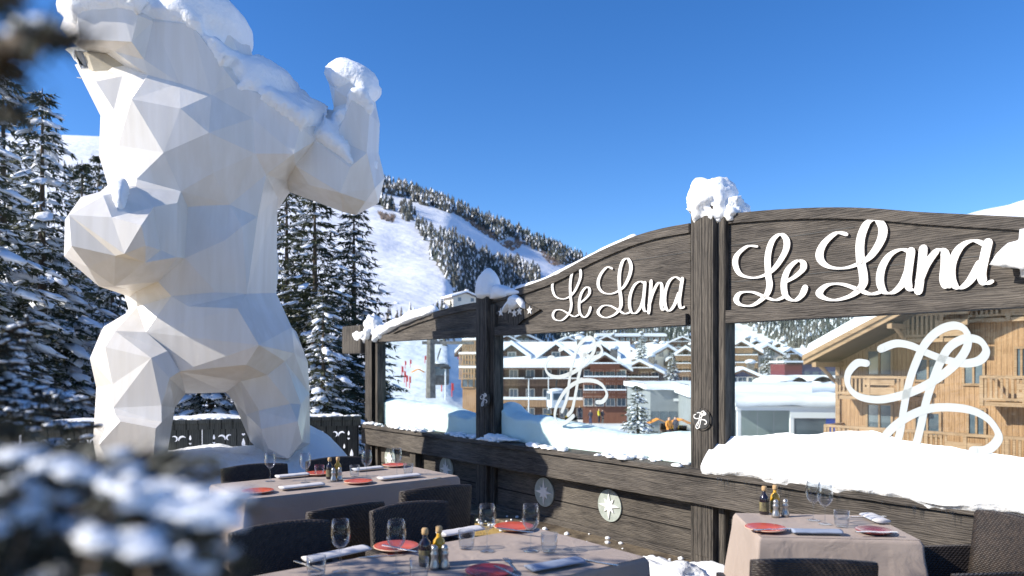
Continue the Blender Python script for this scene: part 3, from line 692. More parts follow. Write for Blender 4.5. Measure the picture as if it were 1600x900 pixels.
# chairs and awnings of the piste-side terrace
for i, (u, v, m, lb) in enumerate([(1030,664,'orange','orange awning at the foot of the lone fir'), (1067,664,'orange','orange awning right beside the central post'), (655,582,'orange','orange awning behind the red markers in the left pane')]):
    Y = 60; p = at(u, v, Y); e = empty('awning', p, .2*i, lb, 'awning'); b = MB()
    b.prism([(-1.2,0),(0,.55),(1.2,0),(1.2,.06),(0,.62),(-1.2,.06)], 0, 1.5); b.build('canopy', M[m], e)
    b = MB()
    for x in (-1.1, 1.1):
        for y in (.1, 1.4): b.tube([(x,y,.03),(x,y,-1.6)], .04, 6)
    b.build('frame', M['white_clean'], e)
    e.scale = (.8, .8, .8) if i < 2 else (.45, .45, .5)
b = MB()
for i in range(70):
    u = rnd.uniform(780, 900) if i % 3 else rnd.uniform(1035, 1078); v = rnd.uniform(650, 659) if u < 950 else rnd.uniform(668, 684); Y = 80 if u < 950 else 52
    p = at(u, v, Y); c = .28; b.cur = i % 4; b.box(p.x-c, p.x+c, p.y, p.y+.1, p.z-.2, p.z+.3); b.box(p.x-c, p.x+c, p.y-.4, p.y, p.z-.25, p.z-.15)
    b.tube([(p.x-c, p.y-.3, p.z-.25), (p.x-c, p.y-.3, p.z-.7)], .03, 4); b.tube([(p.x+c, p.y-.3, p.z-.25), (p.x+c, p.y-.3, p.z-.7)], .03, 4)
tag(b.build('cafe_seating', [M['stone'], M['yellow'], M['brown'], M['cream']]), 'jumble of café chairs outside the hotel and beside the lone fir', 'seating', kind='stuff')
# people on the piste
def person(u, v, Y, h, top, legs, label, rz=0, lean=.1):
    J = {'pel':(0,0,.52),'ch':(0,-.02*lean,.72),'nk':(0,-.02,.83),'hd':(0,-.03,.90),'ht':(0,-.03,.98),'ls':(-.10,0,.80),'le':(-.15,-.02,.66),'lh':(-.14,-.10,.55),'rs':(.10,0,.80),'re':(.15,-.02,.66),'rh':(.14,-.10,.55),
         'lk':(-.06,-.03,.28),'lf':(-.07,.01,.04),'lt':(-.07,-.09,.02),'rk':(.06,-.06,.28),'rf':(.08,-.02,.04),'rt':(.08,-.12,.02)}
    Rr = {'pel':.09,'ch':.10,'nk':.045,'hd':.065,'ht':.05,'ls':.05,'le':.042,'lh':.03,'rs':.05,'re':.042,'rh':.03,'lk':.055,'lf':.045,'lt':.035,'rk':.055,'rf':.045,'rt':.035}
    E = [('pel','ch'),('ch','nk'),('nk','hd'),('hd','ht'),('ch','ls'),('ls','le'),('le','lh'),('ch','rs'),('rs','re'),('re','rh'),('pel','lk'),('lk','lf'),('lf','lt'),('pel','rk'),('rk','rf'),('rf','rt')]
    ks = list(J); me = bpy.data.meshes.new('t'); me.from_pydata([J[k] for k in ks], [(ks.index(a), ks.index(b)) for a, b in E], [])
    t = bpy.data.objects.new('t', me); COL.objects.link(t); md = t.modifiers.new('s', 'SKIN')
    for i, k in enumerate(ks): me.skin_vertices[0].data[i].radius = (Rr[k], Rr[k])
    me.skin_vertices[0].data[0].use_root = True
    t.modifiers.new('d', 'SUBSURF').levels = 1
    dg = bpy.context.evaluated_depsgraph_get(); m2 = bpy.data.meshes.new_from_object(t.evaluated_get(dg)); bpy.data.objects.remove(t)
    for m_ in (top, legs, 'skin'): m2.materials.append(M[m_])
    for p in m2.polygons: p.use_smooth = True; z = p.center.z; p.material_index = 2 if z > .86 and z < .95 else (0 if z > .5 else 1)
    o = bpy.data.objects.new('person', m2); COL.objects.link(o); o.location = at(u, v, Y); o.scale = (h, h, h); o.rotation_euler = (0, 0, rz)
    tag(o, label, 'person')
try:
    person(905.5, 655.5, 92, 1.75, 'jacket_dark', 'jacket_dark', 'person in dark ski clothes standing on the piste, left of the others', .4)
    person(923, 662.5, 88, 1.7, 'jacket_dark', 'navy', 'person in dark jacket and navy trousers between the other skiers', -.6)
    person(935.5, 660, 90, 1.7, 'yjacket', 'jacket_dark', 'person in yellow jacket on the piste by the glass monogram', 1.2)
    person(941, 661, 90, 1.7, 'jacket_dark', 'stone', 'person in dark jacket right beside the one in yellow', 2.2)
    person(1045, 690, 50, 1.7, 'orange', 'jacket_dark', 'person in orange jacket near the orange awnings', .5)
    person(1056, 688, 52, 1.7, 'jacket_dark', 'jacket_dark', 'person in black near the orange awnings', -1)
except Exception as ex: print('PERSON FAIL', ex)

# ================================================================== TERRACE AND WINDSCREEN
WL = Vector((.6163, -.7875, 0)); WN = Vector((.7875, .6163, 0)); WO = Vector((1.53, 5.88, 0)); WA = math.atan2(-.7875, .6163)
def W(u, v, y=0):
    d = Vector((ang(u), 1, (HOR-v)/FPX)); t = (WO+WN*y).dot(WN)/d.dot(WN); p = d*t
    return (Vector((p.x, p.y, 0))-WO).dot(WL), p.z+CAMZ
def WW(x, y, z=0): p = WO+WL*x+WN*y; return Vector((p.x, p.y, z))
# terrace slab: edge follows the windscreen
b = MB(); c1 = WW(9, .30); c2 = WW(-6.1, .30)
fl = [(-12, -6), (c1.x+3, -6), (c1.x, c1.y), (c2.x, c2.y), (-7.5, 8.3), (-12, 7)]
b.add([(x, y, 0) for x, y in fl]+[(x, y, -.4) for x, y in fl], [list(range(6)), list(range(6, 12))[::-1]]+[[i, (i+1) % 6, (i+1) % 6+6, i+6] for i in range(6)])
tag(b.build('terrace_floor', M['floor']), kind='structure')

scr = empty('windscreen', WO, WA, 'dark timber windscreen with three glass panes, carved boards and white lettering along the terrace edge', 'windscreen')
PX = [-5.54, -2.87, .08, 3.05]         # post positions along the screen
def post(x, top, wd=.215, base=0.0):
    b = MB(); h = wd/2
    b.box(x-h, x+h, -.13, .02, base, top, .018); p = b.build('post', M['wood_post'], scr)
    b = MB(); b.box(x-h+.045, x+h-.045, -.134, -.12, base+.12, top-.09, .004); b.build('raised_panel', M['wood_post'], p)
    b = MB(); b.box(x+h+.002, x+h+.075, -.08, .05, base, top-.10, .012); b.build('cheek', M['wood_post'], p)
    return p
tops = [2.03, 2.37, 2.86, 2.5]
POSTS = [post(x, t, .215 if i > 1 else .2) for i, (x, t) in enumerate(zip(PX, tops))]
# header boards, outline in screen coordinates traced from their top curve
def board(pts, x0, x1, zb=1.94):
    top = [W(u, v, -.02) for u, v in pts]; top = [(x0, top[0][1])]+[p for p in top if x0 < p[0] < x1]+[(x1, top[-1][1])]
    top = spline(top, 6)
    b = MB(); n = len(top); vs = []
    for (x, z) in top: vs += [(x, -.03, zb), (x, -.03, z), (x, .03, z), (x, .03, zb)]
    fs = []
    for i in range(n-1):
        for k in range(4): fs.append([i*4+k, i*4+(k+1) % 4, (i+1)*4+(k+1) % 4, (i+1)*4+k])
    fs += [[0,1,2,3], [(n-1)*4+k for k in (3,2,1,0)]]; b.add(vs, fs)
    o = b.build('header_board', M['wood'], scr)
    for off, t, yy, nm in ((-.075, .075, -.052, 'edge_trim'),):
        b = MB(); vs = []
        for (x, z) in top: vs += [(x, yy, z+off), (x, yy, z+off+t), (x, .045, z+off+t), (x, .045, z+off)]
        b.add(vs, fs); b.build(nm, M['wood'], o)
    b = MB(); b.box(x0+.01, x1-.01, -.075, .06, zb-.01, zb+.085, .006); b.build('lower_trim', M['wood'], o)
    b = MB()
    for zj in (zb+.30, zb+.58):
        seg = [x for x, z in top if z > zj+.12]
        if len(seg) > 3: b.box(min(seg), max(seg), -.0335, -.0295, zj, zj+.005)
    if b.v: b.build('joint', M['black'], o)
    return o, top
hw = .11
bdR, topR = board([(1128,337),(1160,333),(1220,328),(1290,325),(1360,326),(1440,332),(1520,336),(1600,340),(1680,345)], hw, PX[3]-hw)
bdM, topM = board([(772,462),(810,452),(850,438),(880,425),(920,403),(960,384),(1000,368),(1040,357),(1078,350)], PX[1]+hw, -hw)
bdL, topL = board([(588,534),(600,524),(620,511),(650,498),(680,488),(710,480),(738,474)], PX[0]+hw, PX[1]-hw)
# stepped second board above the header on the left (end beam with dark box end)
b = MB(); x0, z0 = W(541, 553, -.1); x1, z1 = W(570, 500, -.1); b.box(x0, x1, -.17, .08, z0, z0+.40, .03); b.build('beam_end', M['wood_post'], scr)
# panes, stops, ledge, rail and lower boards per bay
ZG0, ZG1 = .80, 1.945
for i in range(3):
    a, c = PX[i]+hw, PX[i+1]-hw
    b = MB(); b.box(a+.03, c-.03, -.006, .006, ZG0-.02, ZG1); b.build('glass_pane', M['pane'], scr)
LED = .80
b = MB(); b.box(PX[0]-.05, PX[3]+.1, -.215, .30, LED-.045, LED, .008); b.build('ledge', M['wood'], scr)
b = MB(); b.box(PX[0]-.1, PX[3]+.12, -.185, -.135, LED-.27, LED-.047, .012); b.build('rail', M['wood'], scr)
for i in range(3):
    a, c = PX[i]+hw, PX[i+1]-hw
    o = None
    b = MB(); b.box(a, c, -.03, .03, .10, LED-.05, .004); o = b.build('lower_board', M['wood_plank'], scr)
    b = MB(); b.box(a, c, -.06, .05, .02, .10, .01); b.build('plinth_board', M['wood'], o)
b = MB(); b.box(PX[0]+1.13, PX[0]+1.27, -.13, .0, 0, LED-.05, .01); b.build('stud', M['wood_post'], scr)
b = MB(); b.box(PX[3]+.11, PX[3]+3.5, -.03, .03, 0, 2.1); b.build('side_board', M['wood_plank'], scr)
b = MB(); b.box(PX[3]+.12, PX[3]+3.5, -.2, .2, LED-.045, LED+.0); b.build('ledge', M['wood'], scr)
# kerb below
b = MB(); b.box(PX[0], PX[3]+3, -.34, -.0, 0, .045, .01); tag(b.build('kerb_strip', M['wet']), kind='structure')
kb = bpy.data.objects['kerb_strip']; kb.location = WO; kb.rotation_euler = (0, 0, WA)

# --- calligraphic strokes
def ribbon(mb, pts, width, y0, y1, thin=.45, nib=R(40), n=10):
    """stroke in the x,z plane between y0 (front) and y1 (back); pts in metres; pen-angle contrast"""
    P = spline(pts, n); m = len(P); L = []; Rr = []
    for i, p in enumerate(P):
        a = P[max(i-1, 0)]; c = P[min(i+1, m-1)]; dx, dz = c[0]-a[0], c[1]-a[1]; d = math.hypot(dx, dz) or 1; tx, tz = dx/d, dz/d
        an = math.atan2(tz, tx); wv = width*(thin+(1-thin)*abs(math.sin(an-nib))**1.3)/2
        if len(p) > 2: wv *= p[2]
        L.append((p[0]-tz*wv, p[1]+tx*wv)); Rr.append((p[0]+tz*wv, p[1]-tx*wv))
    vs = []
    for l, r in zip(L, Rr): vs += [(l[0], y0, l[1]), (r[0], y0, r[1]), (l[0], y1, l[1]), (r[0], y1, r[1])]
    for i in range(m-1):
        a, c = i*4, i*4+4
        b_ = len(mb.v) if i == 0 else b_
        if i == 0: mb.v += vs
        for f, mi in (([a, a+1, c+1, c], 0), ([a+2, c+2, c+3, a+3], 1), ([a, c, c+2, a+2], 1), ([a+1, a+3, c+3, c+1], 1)):
            mb.f.append([b_+q for q in f]); mb.mi.append(mi); mb.sm.append(False)
    for e_ in (0, (m-1)*4): mb.f.append([b_+e_+q for q in (0,1,3,2)]); mb.mi.append(1); mb.sm.append(False)
    for e_, p in ((0, P[0]), (m-1, P[-1])):       # round ends
        r = math.hypot(L[e_][0]-Rr[e_][0], L[e_][1]-Rr[e_][1])/2*.98; k = 10; cx, cz = p[0], p[1]
        vs2 = [(cx+r*math.cos(2*math.pi*q/k), y0-.0012, cz+r*math.sin(2*math.pi*q/k)) for q in range(k)]+[(cx+r*math.cos(2*math.pi*q/k), y1, cz+r*math.sin(2*math.pi*q/k)) for q in range(k)]
        b2 = len(mb.v); mb.v += vs2; mb.f.append([b2+q for q in range(k)]); mb.mi.append(0); mb.sm.append(False)
        for q in range(k): mb.f.append([b2+q, b2+(q+1) % k, b2+k+(q+1) % k, b2+k+q]); mb.mi.append(1); mb.sm.append(False)
S1 = {'L': [[(362,370),(315,370),(268,410),(260,455),(285,500),(345,515),(405,498),(450,460),(492,390),(496,340),(468,314),(430,345),(410,415),(412,500),(418,550),(400,598),(340,642),(285,640),(264,615),(285,585),(340,582),(400,605),(445,618),(487,603)]],
 'e': [[(490,535),(535,510),(572,475),(572,445),(545,438),(505,475),(485,535),(492,595),(530,620),(565,598),(583,562)]],
 'L2': [[(776,314),(728,308),(675,350),(650,400),(660,440),(700,466),(765,470),(830,450),(885,415),(932,345),(942,285),(912,246),(868,265),(840,335),(838,420),(852,500),(848,550),(800,595),(725,618),(670,608),(650,582),(690,548),(755,545),(830,570),(885,590),(935,580)]],
 'a': [[(1078,400),(1030,384),(975,410),(938,470),(930,535),(950,580),(990,582),(1035,540),(1065,470)], [(1074,392),(1062,480),(1058,535),(1072,568),(1105,570)]],
 'n': [[(1130,380),(1122,470),(1108,576)], [(1112,530),(1145,455),(1195,390),(1228,395),(1232,450),(1226,520),(1238,555),(1258,552)]],
 'a2': [[(1418,362),(1360,343),(1300,375),(1262,450),(1262,525),(1295,562),(1345,530),(1392,450)], [(1430,352),(1412,430),(1400,500),(1415,540),(1450,532)]]}
def word(parent, mapf, wd, y0, y1, names=('letter_L','letter_e','letter_L','letter_a','letter_n','letter_a')):
    for j, (k, nm) in enumerate(zip(['L','e','L2','a','n','a2'], names)):
        mb = MB()
        for i, st in enumerate(S1[k]): ribbon(mb, [mapf(x, y) for x, y in st], wd*(1.08 if k in ('L2',) else .95), y0-.0015*i, y1+.0005*i, thin=.24, nib=R(-4))
        mb.build(nm.lower().replace('_l', '_l') if False else nm.lower(), [M['white'], M['letter_side']], parent, recalc=True)
def c4(x, y): return W(1060+x*.3375, 260+y*.3375, -.06)
lt = empty('lettering'); lt.parent = scr; lt['label'] = 'large white script lettering Le Lana on the right header board'
# the parts of the sign: header board > letters
bpy.data.objects.remove(lt)
word(bdR, c4, .054, -.050, -.031)
r0 = c4(262, 640); r1 = c4(1450, 246)
m0 = W(862, 501, -.06); m1 = W(1068, 403, -.06)
# the middle board: same word, fitted between its own traced extents
def c4m(x, y):
    px, pz = c4(x, y); fx = (px-r0[0])/(r1[0]-r0[0]); 
    bR0, bR1 = c4(262, 648)[1], c4(1450, 545)[1]; base = bR0+(bR1-bR0)*fx
    k = (c4(910, 246)[1]-c4(720, 618)[1])
    hM = W(990, 402, -.06)[1]-W(970, 494, -.06)[1]
    bM0, bM1 = W(866, 501, -.06)[1], W(1072, 482, -.06)[1]
    return m0[0]+fx*(m1[0]-m0[0]), bM0+(bM1-bM0)*fx+(pz-base)*hM/k
word(bdM, c4m, .037, -.048, -.031)
# --- glass monograms
MON = [[(838,172),(900,150),(965,160),(1030,190),(1100,216),(1180,232),(1245,220),(1272,180),(1245,138),(1185,130),(1122,165),(1082,230),(1050,310),(1022,400),(1005,480),(985,560),(960,640),(920,680)],
       [(778,232),(738,232),(702,275),(705,330),(750,370),(830,382),(920,365),(1000,335),(1085,285),(1155,225),(1195,160),(1190,100),(1145,76),(1080,95),(1022,150),(982,230),(952,320),(932,420),(920,500),(900,570),(860,650)],
       [(975,690),(900,735),(830,740),(790,690),(800,620),(840,555),(885,500),(955,450),(1035,420),(1120,414),(1210,426),(1280,462),(1322,520),(1315,558),(1275,590),(1220,592)]]
def c5(x, y): return W(1060+x*.3779, 480+y*.3779, -.012)
def mono(parent, mapf, wd, y, mats, t=.004):
    mb = MB()
    for i, st in enumerate(MON): ribbon(mb, [mapf(x, yy) for x, yy in st], wd, y-.0006*i, y+t, thin=.62, nib=R(120), n=8)
    return mb.build('monogram', mats, parent)
panes = [o for o in scr.children if o.name.startswith('glass_pane')]
mono(panes[2], c5, .053, -.0135, [M['frost'], M['frost']])
A0 = c5(702, 592); A1 = c5(1322, 76); B0 = W(853, 628, -.012); B1 = W(948, 528, -.012)
def c5m(x, y):
    px, pz = c5(x, y); return B0[0]+(px-A0[0])/(A1[0]-A0[0])*(B1[0]-B0[0]), B0[1]-.03+(pz-A0[1])/(A1[1]-A0[1])*(B1[1]-B0[1]+.03)
mono(panes[1], c5m, .042, -.0135, [M['frost'], M['frost']])
# --- medallions
def disc(parent, u, v, r, y, m, name='medallion', t=.012):
    x, z = W(u, v, y); mb = MB(); k = 32; vs = [(x+r*math.cos(6.2832*i/k), y, z+r*math.sin(6.2832*i/k)) for i in range(k)]+[(x+r*math.cos(6.2832*i/k), y+t, z+r*math.sin(6.2832*i/k)) for i in range(k)]
    mb.add(vs, [list(range(k)), list(range(k, 2*k))[::-1]]+[[i, (i+1) % k, k+(i+1) % k, k+i] for i in range(k)]); return mb.build(name, m, parent), x, z
def star(mb, x, z, R1, R2, R3, y, t, n=4):
    vs = []; N = n*4
    if n == 4:
        for i in range(16):
            a = math.pi/2+2*math.pi*i/16; r = (R1 if i % 4 == 0 else (R3 if i % 4 == 2 else R2)); vs.append((x+r*math.cos(a), z+r*math.sin(a)))
    else:
        for i in range(10):
            a = math.pi/2+2*math.pi*i/10; r = R1 if i % 2 == 0 else R2; vs.append((x+r*math.cos(a), z+r*math.sin(a)))
    m = len(vs); c = len(mb.v); mb.v += [(p[0], y, p[1]) for p in vs]+[(p[0], y+t, p[1]) for p in vs]+[(x, y-t*.5, z)]
    for i in range(m):
        mb.f.append([c+i, c+(i+1) % m, c+2*m]); mb.mi.append(0); mb.sm.append(False)
        mb.f.append([c+i, c+i+m, c+(i+1) % m+m, c+(i+1) % m]); mb.mi.append(0); mb.sm.append(False)
lows = [o for o in scr.children if o.name.startswith('lower_board')]
for u, v, k in ((850,769,1),(952,790,1),(697,733,0),(609,716,0)):
    d, x, z = disc(scr, u, v, .145, -.045, M['medal'])
    mb = MB(); star(mb, x, z, .128, .045, .085, -.055, .008); mb.build('star', M['white'], d)
for (u, v, pi) in ((1096,655,2),(757,624,1)):
    p = POSTS[pi]; d, x, z = disc(p, u, v, .088, -.146, M['wood_post'], 'plaque'); d['label'] = 'round plaque with a small white monogram'
    q0 = c5(1010, 400)
    def mp(x_, y_, x=x, z=z): px, pz = c5(x_, y_); return x+(px-q0[0])*.135, z+(pz-q0[1])*.135
    d2, _, _ = disc(d, u, v, .075, -.152, M['black'], 'inner_disc', .004)
    mb = MB()
    for i, st in enumerate(MON): ribbon(mb, [mp(*q) for q in st], .008, -.156-.0006*i, -.151, thin=.7, n=5)
    mb.build('monogram', [M['white'], M['white']], d)
# star plaque: dark zig-zag board with four stars
x0, z0 = W(775, 487, -.05)
def ww(u, v): return W(u, v, -.05)
mb = MB(); pl = [ww(776,489),(ww(793,473)),(ww(806,470)),ww(822,474),ww(845,484),ww(826,496),ww(819,499),ww(805,513),ww(792,500),ww(782,495)]
mb.prism(pl, -.062, -.034); sp = mb.build('star_plaque', M['wood_post'], bdM)
for (u, v) in ((783,488),(797,484),(804,489),(812,486),(828,485)):
    x, z = W(u, v, -.065); mb = MB(); star(mb, x, z, .047, .020, 0, -.072, .010, 5); mb.build('star', M['white'], sp)

# ================================================================== SNOW
def snow_tube(mb, path, rw, rh, seed=0, n=14, amp=.3, freq=3, taper=True, M4=None):
    """ridge of snow along a path of (x,y,z) resting points"""
    P = [Vector(p) for p in spline(path, 10)]; m = len(P); vs = []
    for i, p in enumerate(P):
        t = (P[min(i+1, m-1)]-P[max(i-1, 0)]); t.normalize(); sd = t.cross(Vector((0,0,1))).normalized()
        e = min(1, min(i, m-1-i)/3+.25) if taper else 1
        kk = 1+amp*nz((p.x*freq, p.y*freq, seed*5+p.z*freq))
        for k in range(n):
            a = 2*math.pi*k/n; c, s_ = math.cos(a), math.sin(a)
            j = 1+.22*nz((p.x*8+c, p.y*8+s_, p.z*8+seed))
            vs.append(p+sd*c*rw*e*kk*j+Vector((0,0,1))*((s_ if s_ > 0 else s_*.25)*rh*e*kk*j))
    fs = [[i*n+k, i*n+(k+1) % n, (i+1)*n+(k+1) % n, (i+1)*n+k] for i in range(m-1) for k in range(n)]+[list(range(n))[::-1], [(m-1)*n+k for k in range(n)]]
    mb.add(vs, fs)
def inw(o, label, cat='snow', group=None, kind=None):
    o.location = WO; o.rotation_euler = (0, 0, WA); tag(o, label, cat, group, kind); return o
def sm(): 
    m_ = MB(); m_.smooth = True; return m_
mb = sm(); lump(mb, (.10, -.02, 2.89), .17, .17, .19, 3, .35, 1.5, 4, False); lump(mb, (.22, .03, 2.80), .15, .13, .13, 5, .45, 2, 4); lump(mb, (.04, -.02, 2.87), .14, .14, .08, 15, .35, 2, 4)
mb.build('snow_cap', M['snow'], POSTS[2])
mb = sm(); lump(mb, (-2.86, -.04, 2.40), .15, .14, .27, 4, .15, 1.2, 4, True); lump(mb, (-2.68, -.01, 2.36), .20, .10, .13, 8, .2, 1.3, 3, True); lump(mb, (-2.45, -.0, 2.36), .2, .07, .07, 9, .2, 1.3, 3, True)
mb.build('snow_cap', M['snow'], POSTS[1])
mb = sm(); lump(mb, (-5.54, -.05, 2.10), .17, .14, .17, 7, .6, 1.8, 4); lump(mb, (-5.78, -.08, 2.03), .16, .12, .10, 9, .5, 2, 3); lump(mb, (-5.35, -.02, 2.05), .16, .10, .10, 2, .5, 2, 3)
mb.build('snow_cap', M['snow'], POSTS[0])
mb = sm(); snow_tube(mb, [(x, -.0, z+.0) for x, z in topL[::6] if x < -3.9], .12, .12, 3, amp=.5); inw(mb.build('snow_strip', M['snow']), 'thick clumpy snow along the low left header board', 'snow')
mb = sm(); pts = [(x, .01, z-.005) for x, z in topM[::5] if x > PX[1]+.2]; snow_tube(mb, pts[:len(pts)*3//4], .055, .045, 4, amp=.25); inw(mb.build('snow_strip', M['snow']), 'thin snow line on the rising curve of the middle header board', 'snow')
# snow left clinging on the star plaque
mb = sm(); q = [W(788,488,-.08), W(797,475,-.08), W(803,468,-.08), W(812,472,-.08), W(819,482,-.08)]
snow_tube(mb, [(x, -.075, z) for x, z in q], .05, .05, 6, amp=.4); x, z = q[2]; lump(mb, (x, -.08, z-.03), .09, .05, .07, 2, .5, 3, 3)
inw(mb.build('snow_clump', M['snow']), 'clump of snow stuck over the little star plaque')
x, z = W(1592, 398, -.08); mb = sm(); lump(mb, (x+.1, -.1, z), .17, .13, .13, 5, .5, 2, 3); inw(mb.build('snow_clump', M['snow']), 'snow clump on the right header board at the right edge, after the last letter')
mb = MB(); mb.box(x+.02, x+.5, -.13, -.035, z-.13, z-.09); mb.build('lamp_bracket', M['black'], bdR)
# big drift on the right ledge, in front of the glass
def sheet(path_fn, nx, ny):
    mb = sm(); 
    for i in range(nx+1):
        for j in range(ny+1): mb.v.append(path_fn(i/nx, j/ny))
    for i in range(nx):
        for j in range(ny): mb.f.append([i*(ny+1)+j, (i+1)*(ny+1)+j, (i+1)*(ny+1)+j+1, i*(ny+1)+j+1]); mb.mi.append(0); mb.sm.append(True)
    return mb
def driftR(s, t):
    x = hw+.04+s*2.85
    tz = [(0, 1.03), (.05, 1.04), (.2, 1.10), (.33, 1.12), (.42, 1.16), (.55, 1.09), (.75, 1.06), (1, 1.0)]
    zt = lerpt(tz, s)+.02*nz((x*3, 0, 0)); e = .02*nz((x*3, t*2, 4))+.006*nz((x*14, t*9, 1)); ov = .02*nz((x*3, 2, 2))+.012*nz((x*16, 2, 9))
    if t < .1: y, z = -.20-ov-.02*(t/.1), LED-.03+ov*.6+(t/.1)*.03
    elif t < .28: k = (t-.1)/.18; y = -.222-ov-.012*math.sin(k*3.1); z = LED+(.05+.03*nz((x*4, 7, 7)))*k
    else: k = (t-.28)/.72; y = (-.222-ov)*(1-k); z = LED+.05+.03*nz((x*4, 7, 7))*(1-k)+(zt-LED-.03)*(k**.8)
    return (x, min(y+e, -.008), z+e)
mb = sheet(driftR, 260, 40); inw(mb.build('snow_drift', M['snow_crust'], recalc=False), 'deep overhanging snow drift on the ledge before the right pane', 'snow')
def back_drift(xa, xb, prof, seed):
    def f(s, t):
        x = xa+s*(xb-xa); zt = lerpt(prof, s)+.025*nz((x*3.5, seed, 0))+.01*nz((x*14, seed, 0))
        if t < .4: y, z = .022+.004*nz((x*6, t*6, seed)), LED-.02+(zt-LED)*t/.4
        elif t < .8: k = (t-.4)/.4; y, z = .02+.34*k, zt+.05*math.sin(k*3.0)
        else: k = (t-.8)/.2; y, z = .36+.05*k, zt*(1-k)+.5*k
        return (x, y+.012*nz((x*9, z*9, seed)) if t > .4 else y, z)
    return sheet(f, 160, 40)
mb = back_drift(PX[0]+hw, PX[1]-hw, [(0,1.10),(.2,1.09),(.45,1.07),(.62,1.06),(.75,1.0),(.85,.97),(1,1.06)], 2); inw(mb.build('snow_drift', M['snow'], recalc=False), 'snow pressed against the outside of the left pane', 'snow')
mb = back_drift(PX[1]+hw, -hw, [(0,1.14),(.06,1.05),(.2,1.03),(.4,.99),(.55,.95),(.7,.93),(.85,.97),(1,1.02)], 5); inw(mb.build('snow_drift', M['snow'], recalc=False), 'snow pressed against the outside of the middle pane', 'snow')
# crumbs and thin snow on ledge, rail and kerb
mb = sm(); rn = random.Random(9)
for i in range(240):
    x = rn.uniform(PX[0], -.1); y = rn.uniform(-.21, -.02)
    if nz((x*2, 3, 0)) < -.12: continue
    s = rn.uniform(.012, .05); lump(mb, (x, y, LED+s*.2), s*1.6, s*1.2, s*.7, i, .4, 2, 1, True)
for i in range(12): x = PX[1]+hw+.05+i*.035; lump(mb, (x, -.05-.1*rn.random(), LED+.03), .05, .06, .05*(1-i/14), i, .4, 2, 2)
for i in range(160):
    x = rn.uniform(-2.4, 2.6); s = rn.uniform(.006, .022); lump(mb, (x, -.05-rn.random()**.6*.5, .05 if rn.random() < .5 else .02), s*1.5, s*1.5, s, i, .4, 2, 1)
inw(mb.build('scattered_snow', M['snow'], recalc=False), 'crumbs of snow scattered over ledge, kerb and floor', 'snow', kind='stuff')
for (x, y, s, lb) in ((.30, -.26, .17, 'snow heap on the floor right of the central post foot'), (-.12, -.42, .14, 'low snow heap in front of the central post foot'), (.1, -.55, .2, 'spread snow pile on the floor nearest the right table')):
    mb = sm(); lump(mb, (x, y, .0), s*1.5, s, s*.75, s*90, .45, 1.8, 4, True); lump(mb, (x+s, y-.05, .0), s, s*.9, s*.5, s*50, .45, 2, 3, True); inw(mb.build('snow_heap', M['snow_crust']), lb)

